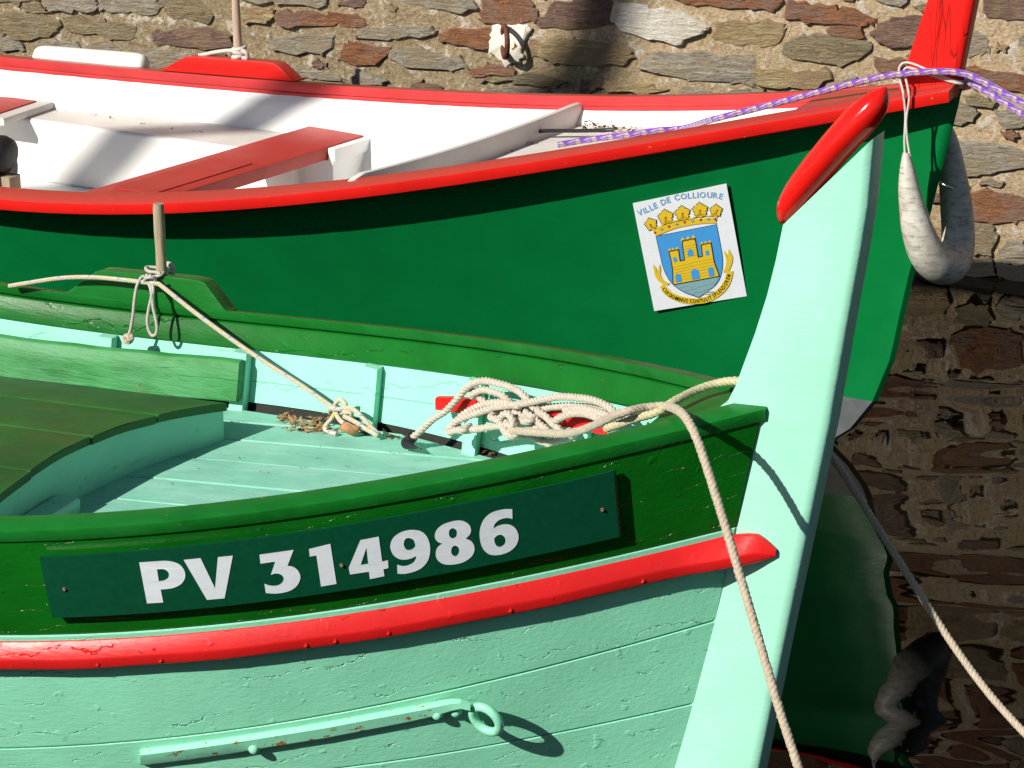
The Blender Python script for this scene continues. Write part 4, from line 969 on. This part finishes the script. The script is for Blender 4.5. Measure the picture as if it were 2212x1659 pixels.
# flecked braided line from the peg to the foredeck
q0 = B1.whv(340, 613, -.690); kn = np.array(B1.W(*far_px(735, 884, .085)))
ln = lambda x, y, ins: B1.W(*far_px(x, y, ins))
kz = lambda x, y, ins: ln(553+.17507*x, 829.5+.17507*y, ins)
ropething('tie_line', [
    [B1.whv(20, 618, -.70), B1.whv(50, 613, -.70), B1.whv(130, 601, -.700), B1.whv(200, 599, -.700), B1.whv(270, 605, -.694), B1.whv(312, 610, -.690), q0, B1.whv(352, 620, -.688), *[q0*(1-t)+kn*t-np.array([0, 0, .012*math.sin(math.pi*t)]) for t in (.2, .4, .6, .8)], kz(1010, 330, .085), kz(1085, 345, .10), kz(1165, 350, .10), kz(1175, 390, .09), kz(1100, 400, .075), kz(960, 370, .08), kz(905, 345, .09), kz(930, 300, .10), kz(1020, 310, .105), kz(1090, 300, .10), kz(1108, 250, .095), kz(1050, 195, .09), kz(985, 240, .085), kz(985, 310, .08), kz(1000, 390, .10), kz(1040, 450, .115), kz(1090, 490, .12)],
    [kz(975, 360, .095), kz(940, 420, .105), kz(880, 490, .115), kz(850, 550, .12), kz(905, 590, .125), kz(1000, 620, .13)],
    [kz(1090, 400, .10), kz(1170, 440, .105), kz(1260, 490, .11), kz(1350, 550, .115), kz(1440, 600, .115), kz(1500, 640, .11)],
    [kz(1090, 300, .10), kz(1170, 300, .105), kz(1250, 350, .11), kz(1340, 440, .11), kz(1420, 530, .105), kz(1490, 600, .10), kz(1520, 640, .095)]], .0054, M['rope_flecked'], 'white line with yellow flecks running from the peg to a knot on the deck', lobes=0, fuzz=.012, seg=14)
# coil of white rope wound on the red cleat
cz = lambda x, y, ins: ln(884.8+.225*x, 774.2+.225*y, ins)
def strand(s, a, b=None):
    P = [tuple(map(float, p.split(','))) for p in s.split()]; b = a if b is None else b
    return [cz(x, y, a+(b-a)*i/(len(P)-1)) for i, (x, y) in enumerate(P)]
_st = strand
def strand(s, a, b=None):
    P = _st(s, a, b); e = np.array([B1.s, B1.c, 0])*.03      # loose ends tuck in behind the heap
    return [P[0]+e]+P+[P[-1]+e]
coil = [_st('30,755 110,690 230,580 340,510 420,430 490,350 540,290 620,235 720,215 830,235 940,265 1040,310 1110,370 1160,430 1210,490', .125),
        strand('600,360 640,325 710,302 800,320 880,350 940,400 985,450 1010,520', .118), strand('590,330 640,350 690,395 740,440 790,490', .112, .10),
        strand('520,690 440,690 385,712 376,690 420,630 480,590 560,555 700,507 830,468 1000,448 1160,420 1300,388 1450,368 1600,376 1750,398 1880,448 1962,512 1992,575 1970,650 1930,700', .155, .12),
        strand('520,690 470,660 455,610 490,560 570,505 680,452 800,425 920,425 1040,460', .135), strand('520,692 620,682 760,660 860,648 940,650', .135),
        strand('780,565 840,590 890,640 905,690 950,738 1010,752', .15), strand('1000,640 985,580 940,530 890,548 868,600 892,660 935,710 985,755', .168), strand('985,745 1030,735 1010,690 975,660 930,620', .16),
        strand('1010,520 1060,545 1110,580 1160,630 1205,665 1260,720', .128), strand('1120,520 1200,575 1250,630 1300,668 1360,730', .126), strand('1230,500 1310,560 1370,620 1420,660 1480,740', .128),
        strand('960,600 1030,590 1100,605 1160,600', .145), strand('1400,600 1470,560 1560,530 1680,530 1780,560 1850,590', .132), strand('1500,495 1650,480 1780,508 1880,540 1950,575', .128), strand('1280,480 1400,462 1550,458 1700,470 1850,498', .112),
        strand('1060,735 1180,755 1280,800 1390,800 1530,765', .115), strand('1230,740 1300,800 1360,830', .11), strand('1960,640 2010,625 2080,600', .12)]
coil[0] = [cz(-40, 800, .10)+np.array([0, 0, .004])]+coil[0]
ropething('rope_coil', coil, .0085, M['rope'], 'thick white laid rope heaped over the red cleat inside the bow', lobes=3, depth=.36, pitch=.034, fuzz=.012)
V, Fc, _ = sweep(catmull([cz(30, 752, .128), cz(-10, 790, .125), cz(-30, 815, .13), cz(30, 845, .145), cz(110, 868, .155)], .003), [.0128*(1-.75*max(0, (i-12)/16)) for i in range(len(catmull([cz(30, 752, .128), cz(-10, 790, .125), cz(-30, 815, .13), cz(30, 845, .145), cz(110, 868, .155)], .003)))], 12)
world_thing('tape_wrap', V, Fc, M['black'], 'black tape wrapped round the end of the white rope', 'tape')
# mooring line out over the near gunwale and down past the hull
P0 = [cz(975, 690, .165), cz(1100, 702, .17), cz(1300, 715, .18), cz(1500, 722, .20), cz(1650, 690, .23), cz(1800, 632, .27)]
zt = lambda u, v, z: z-(B1.zg(min(u, 0))+.024)
P0 += [np.array(B1.W(*B1.hit(x, y, zt, 4, 7, 60))) for x, y in ((1340, 893), (1400, 880), (1440, 878))]
P0 += [B1.whv(1468, 889, .175), B1.whv(1490, 915, .215), B1.whv(1512, 965, .24), B1.whv(1540, 1050, .27), B1.whv(1580, 1180, .31), B1.whv(1630, 1350, .36), B1.whv(1680, 1520, .41), B1.whv(1725, 1659, .45), B1.whv(1780, 1830, .50), B1.whv(1840, 2000, .55)]
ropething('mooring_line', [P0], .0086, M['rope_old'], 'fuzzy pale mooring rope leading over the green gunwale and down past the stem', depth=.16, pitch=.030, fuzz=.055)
P1 = [np.array(B1.W(*B1.hit(x, y, lambda u, v, z: z-(B1.zg(min(u, 0))+dz), 4, 7, 60))) for x, y, dz in ((1310, 926, -.02), (1370, 905, .005), (1420, 890, .02), (1455, 868, .03), (1500, 845, .032), (1545, 829, .034), (1585, 823, .036))]
P1 += [B1.W(-.03, -.055, .995), B1.W(.04, -.06, .99), B1.W(.075, -.055, .95)]
ropething('bow_line', [P1], .0086, M['rope_yellow'], 'yellowed rope lying across the bow behind the mint stem', depth=.17, pitch=.030, fuzz=.045)
# second mooring line from behind the stem down to the right
P2 = [B1.W(.02, -.05, .93), B1.whv(1762, 938, -.16)]+[B1.whv(x, y, v) for x, y, v in ((1788, 975, -.22), (1830, 1035, -.26), (1890, 1130, -.28), (1960, 1240, -.28), (2050, 1380, -.25), (2130, 1490, -.20), (2212, 1582, -.14), (2330, 1700, -.04), (2480, 1830, .08))]
ropething('stern_line', [P2], .0080, M['rope_old'], 'laid mooring rope slanting down over the dark water at the right', depth=.22, pitch=.030, fuzz=.03)

# violet rope of the far boat
dk2 = lambda x, y: np.array(B2.W(*B2.hit(x, y, lambda u, v, z: z-(.87+.19*(u+.45)+.008), 6, 10, 90)))
pv = lambda x, y, v: B2.whv(x, y, v)
P3 = [dk2(1205, 313), dk2(1250, 305), dk2(1300, 298), dk2(1360, 291), dk2(1420, 282), dk2(1480, 276), pv(1540, 258, .02), pv(1620, 238, .03), pv(1700, 217, .04), pv(1780, 196, .05), pv(1860, 176, .05), pv(1930, 162, .062), pv(1990, 156, .064), pv(2045, 155, .062), pv(2085, 160, .06), pv(2120, 175, .07), pv(2160, 196, .09), pv(2212, 224, .12), pv(2320, 285, .2), pv(2450, 350, .3)]
P4 = [pv(2085, 172, -.02), pv(2100, 180, .03), pv(2130, 198, .07), pv(2170, 222, .10), pv(2212, 248, .13), pv(2320, 312, .21), pv(2450, 380, .31)]
ropething('violet_rope', [P3, P4], .0092, M['rope_violet'], 'violet braided rope with pale checks running round the red stem post', lobes=0, fuzz=.012, seg=16)
# fender over the bow
fp = [(1958, 330, .120, .010), (1958, 342, .121, .013), (1960, 370, .122, .021), (1964, 410, .122, .029), (1972, 455, .122, .036), (1983, 500, .118, .043), (2000, 542, .100, .049), (2022, 568, .065, .051), (2044, 576, .02, .050), (2060, 562, -.03, .049), (2068, 535, -.07, .047), (2069, 490, -.10, .045), (2064, 430, -.115, .043), (2057, 370, -.118, .037), (2050, 310, -.118, .027), (2045, 275, -.118, .016), (2044, 262, -.118, .010)]
Pf = catmull([(*pv(x, y, v), r) for x, y, v, r in fp], .006); V, Fc, UV = sweep(Pf, Pf[:, 3], 22)
fender = world_thing('fender', V, Fc, M['fender'], 'long weathered white fender folded over the bow of the far boat', 'fender')
cd = [[pv(1955, 338, .120), pv(1954, 300, .121), pv(1956, 250, .122), pv(1953, 215, .126), pv(1950, 195, .122), pv(1944, 172, .060), pv(1942, 150, .042), pv(1950, 137, .038), pv(1965, 136, .036), pv(1990, 145, .037), pv(2030, 163, .038), pv(2062, 174, .038), pv(2084, 177, .015), pv(2086, 178, -.02)],
      [pv(1966, 338, .120), pv(1960, 300, .121), pv(1958, 260, .123), pv(1964, 215, .126), pv(1962, 195, .121), pv(1957, 172, .058), pv(1952, 156, .040), pv(1962, 146, .038), pv(2000, 158, .038), pv(2040, 172, .038), pv(2070, 180, .036), pv(2086, 181, .01), pv(2088, 180, -.03)],
      [pv(1930, 168, .055), pv(1934, 176, .06), pv(1944, 178, .055), pv(1948, 170, .05), pv(1938, 164, .05)], [pv(2044, 268, -.118), pv(2054, 232, -.115), pv(2072, 200, -.07), pv(2084, 180, -.03)]]
parts = [sweep(catmull(p, .0015), .0034, 10, 3, .012, .12, .01) for p in cd]; V, Fc, UV = join(parts); o0 = np.array(fender.location)
mesh_obj('cord', np.asarray(V)-o0, Fc, M['rope_cord'], fender, 60, UV)
# white fender lying outside the far gunwale
pts = []; rr = []
for f, r in [(-.03, .004), (-.022, .02), (.0, .034), (.05, .041), (.15, .043), (.5, .043), (.85, .043), (.95, .041), (1.0, .034), (1.022, .02), (1.03, .004)]:
    u = -3.63+.40*f; pts.append(B2.W(u, -(.745+.085*f), .628-.006*f)); rr.append(r)
Pf = catmull([(*p, r) for p, r in zip(pts, rr)], .01); rad = np.clip(Pf[:, 3], .003, 1)
V, Fc, UV = sweep(Pf, rad, 24); M['white_fender'] = simple('white_vinyl_fender', (.72, .73, .68), .35, 0, .06, 12, .2)
world_thing('fender', V, Fc, M['white_fender'], 'smooth white cylinder fender lying along the far red gunwale', 'fender')
# rope knotted round the far peg
bk_ = lambda x, y: B2.whv(x, y, vp)
kc = B2.whv(516, 112, vp); e1 = np.array([1., 0, 0]); e2 = np.array([0, 1., 0]); parts = []
parts.append(sweep(catmull([B2.whv(430, 120, vp+.01), B2.whv(470, 112, vp+.015), B2.whv(500, 109, vp+.018), B2.whv(512, 112, vp+.02)], .003), .0075, 12, 3, .025, .2, .02))
for dz, rr_, tl in ((-.012, .020, .3), (0, .021, -.25), (.012, .020, .2)):
    parts.append(torus(kc+np.array([.001, 0, dz]), e1+np.array([0, 0, tl]), e2, rr_, .0078, seg=24, ss=10))
parts.append(sweep(catmull([kc+np.array([.012, -.03, .012]), kc+np.array([.028, -.036, .004]), kc+np.array([.03, -.03, -.014]), kc+np.array([.012, -.028, -.016])], .002), .0078, 12, 3, .025, .2, .02))
V, Fc, UV = join(parts); world_thing('peg_rope', V, Fc, M['rope_cord'], 'grey rope knotted round the foot of the far boat\'s peg', 'rope', UV)
# dark bar lying on the far boat's bow deck
V, Fc, _ = sweep(catmull([dk2(1162, 297)+np.array([0, 0, .018]), dk2(1180, 296.5)+np.array([0, 0, .02]), dk2(1240, 295.5)+np.array([0, 0, .018]), dk2(1300, 293)+np.array([0, 0, .016]), dk2(1324, 291)+np.array([0, 0, .016])], .01), .0085, 12, flat=.7)
world_thing('tiller_bar', V, Fc, M['darkmetal'], 'dark metal bar lying behind the white bulkhead', 'bar')
# black winch drum on a wooden bracket at the left edge, inside the far boat
wn_ = empty('hauling_winch', B2.W(-3.10, .10, .27), -R(28)); tag(wn_, 'black hauling drum on a stained bracket inside the far boat', 'winch')
rows = []
for x, r in [(-.26, .02), (-.255, .048), (-.20, .050), (-.12, .050), (-.10, .058), (-.06, .062), (-.03, .060), (-.008, .052), (0, .038), (.004, .012)]:
    rows.append([(x, r*math.cos(a)*(1+.05*math.sin(3*a+x*40)), .255+r*math.sin(a)*(1+.05*math.sin(2*a+x*60))) for a in np.linspace(0, 2*math.pi, 26, endpoint=False)])
V, Fc = loft(rows); mesh_obj('drum', V, Fc, M['black'], wn_, 50)
rows = [[(x, y, z) for x, y in rounded([(-.2, -.03), (.015, -.03), (.015, .03), (-.2, .03)], .01, 2)] for z in (.10, .19)]
V, Fc = loft(rows); mesh_obj('bracket', V, Fc, M['weathered'], wn_, 40)
V, Fc = box(-.09, -.07, -.012, .012, .30, .42, .003); mesh_obj('lever', V, Fc, M['darkmetal'], wn_, 40)
V, Fc = loft([[(x, .085*math.cos(a), .20+.085*math.sin(a)) for a in np.linspace(0, 2*math.pi, 30, endpoint=False)] for x in (-.05, -.04)]); mesh_obj('flywheel', V, Fc, M['darkmetal'], wn_, 30)

# dry leaves and litter
def leafmesh(c, e1, e2, e3, L, Wd, curl, seed):
    r_ = random.Random(seed); V = []; nx, ny = 8, 6
    for i in range(nx+1):
        t = i/nx; w = Wd*math.sin(math.pi*min(1, t*.93+.05))**.75*(1+.10*math.sin(9*t+seed))
        for j in range(ny+1):
            s = 2*j/ny-1; hgt = curl*(abs(s)**1.6*.5+.55*(t-.5)**2*2)+.003*math.sin(7*t+3*s+seed)
            V.append(np.array(c)+e1*(t-.5)*L+e2*s*w+e3*hgt)
    F_ = [(i*(ny+1)+j, i*(ny+1)+j+1, (i+1)*(ny+1)+j+1, (i+1)*(ny+1)+j) for i in range(nx) for j in range(ny)]
    return V, F_
c = kz(1150, 600, .125); uax = np.array([B1.c, -B1.s, 0]); vax = np.array([-B1.s, -B1.c, 0]); zax = np.array([0, 0, 1.])
V, Fc = leafmesh(c+np.array([0, -.01, .008]), uax*.9+zax*.1, vax*.45+zax*.85, -vax*.8+zax*.4, .058, .021, .016, 3)
o = world_thing('dry_leaf', V, Fc, M['leaf'], 'large curled brown leaf lying against the flecked knot', 'leaf')
md = o.modifiers.new('thickness', 'SOLIDIFY'); md.thickness = .0007
def litter(name, spots, mat, label, up, small=(.006, .016), n=26):
    Vs, Fs = [], []
    for c, sx, sy, sz in spots:
        for _ in range(n):
            p = np.array(c)+uax*random.gauss(0, sx)+vax*random.gauss(0, sy)+zax*abs(random.gauss(0, sz)); L = random.uniform(*small); a = random.uniform(0, 6.28)
            e1 = np.array([math.cos(a), math.sin(a), random.uniform(-.5, .5)]); e2 = np.cross(e1, [random.uniform(-.5, .5), random.uniform(-.5, .5), 1]); e2 /= np.linalg.norm(e2); e3 = np.cross(e1, e2)
            o_ = len(Vs); w = L*random.uniform(.3, .6); k = L*random.uniform(.1, .5)
            Vs += [p-e1*L/2, p-e2*w/2+e3*k*.4, p+e3*k*.1, p+e2*w/2+e3*k*.5, p+e1*L/2+e3*k]
            Fs += [(o_, o_+1, o_+2), (o_, o_+2, o_+3), (o_+1, o_+4, o_+2), (o_+2, o_+4, o_+3)]
    A = np.array(Vs); b0 = np.array([A[:, 0].mean(), A[:, 1].mean(), A[:, 2].min()]); o = mesh_obj(name, A-b0, Fs, mat, None, 0); o.location = b0
    o['kind'] = 'stuff'; tag(o, label, 'leaf litter'); return o
dpt = lambda x, y: np.array(B1.W(*B1.hit(x, y, lambda u, v, z: z-zdeck(u)-.004, 4, 8, 80)))
litter('leaf_litter', [(dpt(615, 905), .012, .006, .008), (dpt(645, 915), .02, .006, .006), (dpt(690, 915), .014, .008, .012), (dpt(705, 930), .014, .008, .006), (dpt(660, 928), .018, .006, .004)], M['leaf2'], 'dry yellowish leaf crumbs beside the flecked knot on the deck', zax, (.010, .024), n=30)
litter('leaf_litter', [(dpt(1055, 975), .010, .006, .006), (dpt(1066, 977), .008, .006, .006), (dpt(845, 943), .010, .004, .004), (dpt(790, 935), .008, .005, .004)], M['leaf3'], 'dark leaf crumbs at the foot of the ribs under the coil', zax, (.008, .02), n=22)
litter('leaf_litter', [(B1.W(-1.60, -.47, .57), .01, .006, .012), (B1.W(-1.75, -.50, .565), .03, .006, .008)], M['leaf2'], 'dry leaves caught between the weathered board and the raised deck', zax, n=16)
litter('leaf_litter', [(dk2(1285, 276)+zax*.003, .03, .015, .012), (dk2(1310, 281)+zax*.003, .03, .015, .006), (dk2(1350, 280), .03, .008, .006), (dk2(1080, 325), .02, .015, .004), (dk2(1130, 308), .03, .006, .003)], M['leaf3'], 'dark dried weed in the corner behind the white bulkhead', zax, (.008, .022), 36)
lsp = lambda x, y: np.array(B2.W(*B2.hit(x, y, lambda u, v, z: z-.4855, 6, 12, 90)))
litter('leaf_litter', [(lsp(x, y), .02, .008, .001) for x, y in ((65, 242), (120, 238), (178, 238), (200, 247), (240, 255), (300, 265), (370, 278), (420, 284), (25, 250))], M['leaf3'], 'scattered leaf scraps on the white side locker of the far boat', zax, (.006, .016), 4)

# a slanting lateen yard out of view, whose soft shadow falls on the wall and into the far boat
Ls = np.array(SUN); e1 = np.cross(Ls, [0, 0, 1.]); e1 /= np.linalg.norm(e1); e2 = np.cross(e1, Ls)
wa = Wv(*[(lambda q: (q[0], 0, q[1]))(wpx(1318, 0))][0]); ib = B2.W(*B2.hit(612, 255, lambda u, v, z: -v-(B2.b(u)-.06), 6, 12, 90))
wb = Wv(*[(lambda q: (q[0], 0, q[1]))(wpx(1245, 185))][0])
pa, pm, pb = wa-Ls*11., wb-Ls*10.8, ib-Ls*10.
low = pb+(pb-pm)*1.0; foot = low+(low-pb)*max(0., (1.0-low[2])/(low[2]-pb[2])); top = pa+(pa-pm)*4
P = catmull([foot, low, pb, pm, pa, top], .25); n = len(P)
V, Fc, _ = sweep(P, [.026+.07*i/n for i in range(n)], 14)
world_thing('sail_yard', V, Fc, M['wood2'], 'slanting bent wooden yard outside the picture that throws the soft shadow on the wall', 'yard')

litter('leaf_litter', [(dpt(x, y), .03, .006, .0005) for x, y in ((560, 945), (620, 975), (700, 968), (780, 985), (850, 975), (900, 990), (500, 985), (430, 1010), (350, 1040), (650, 1010), (740, 1005), (560, 1020))], M['leaf3'], 'tiny brown crumbs scattered over the mint deck boards', zax, (.003, .007), 4)
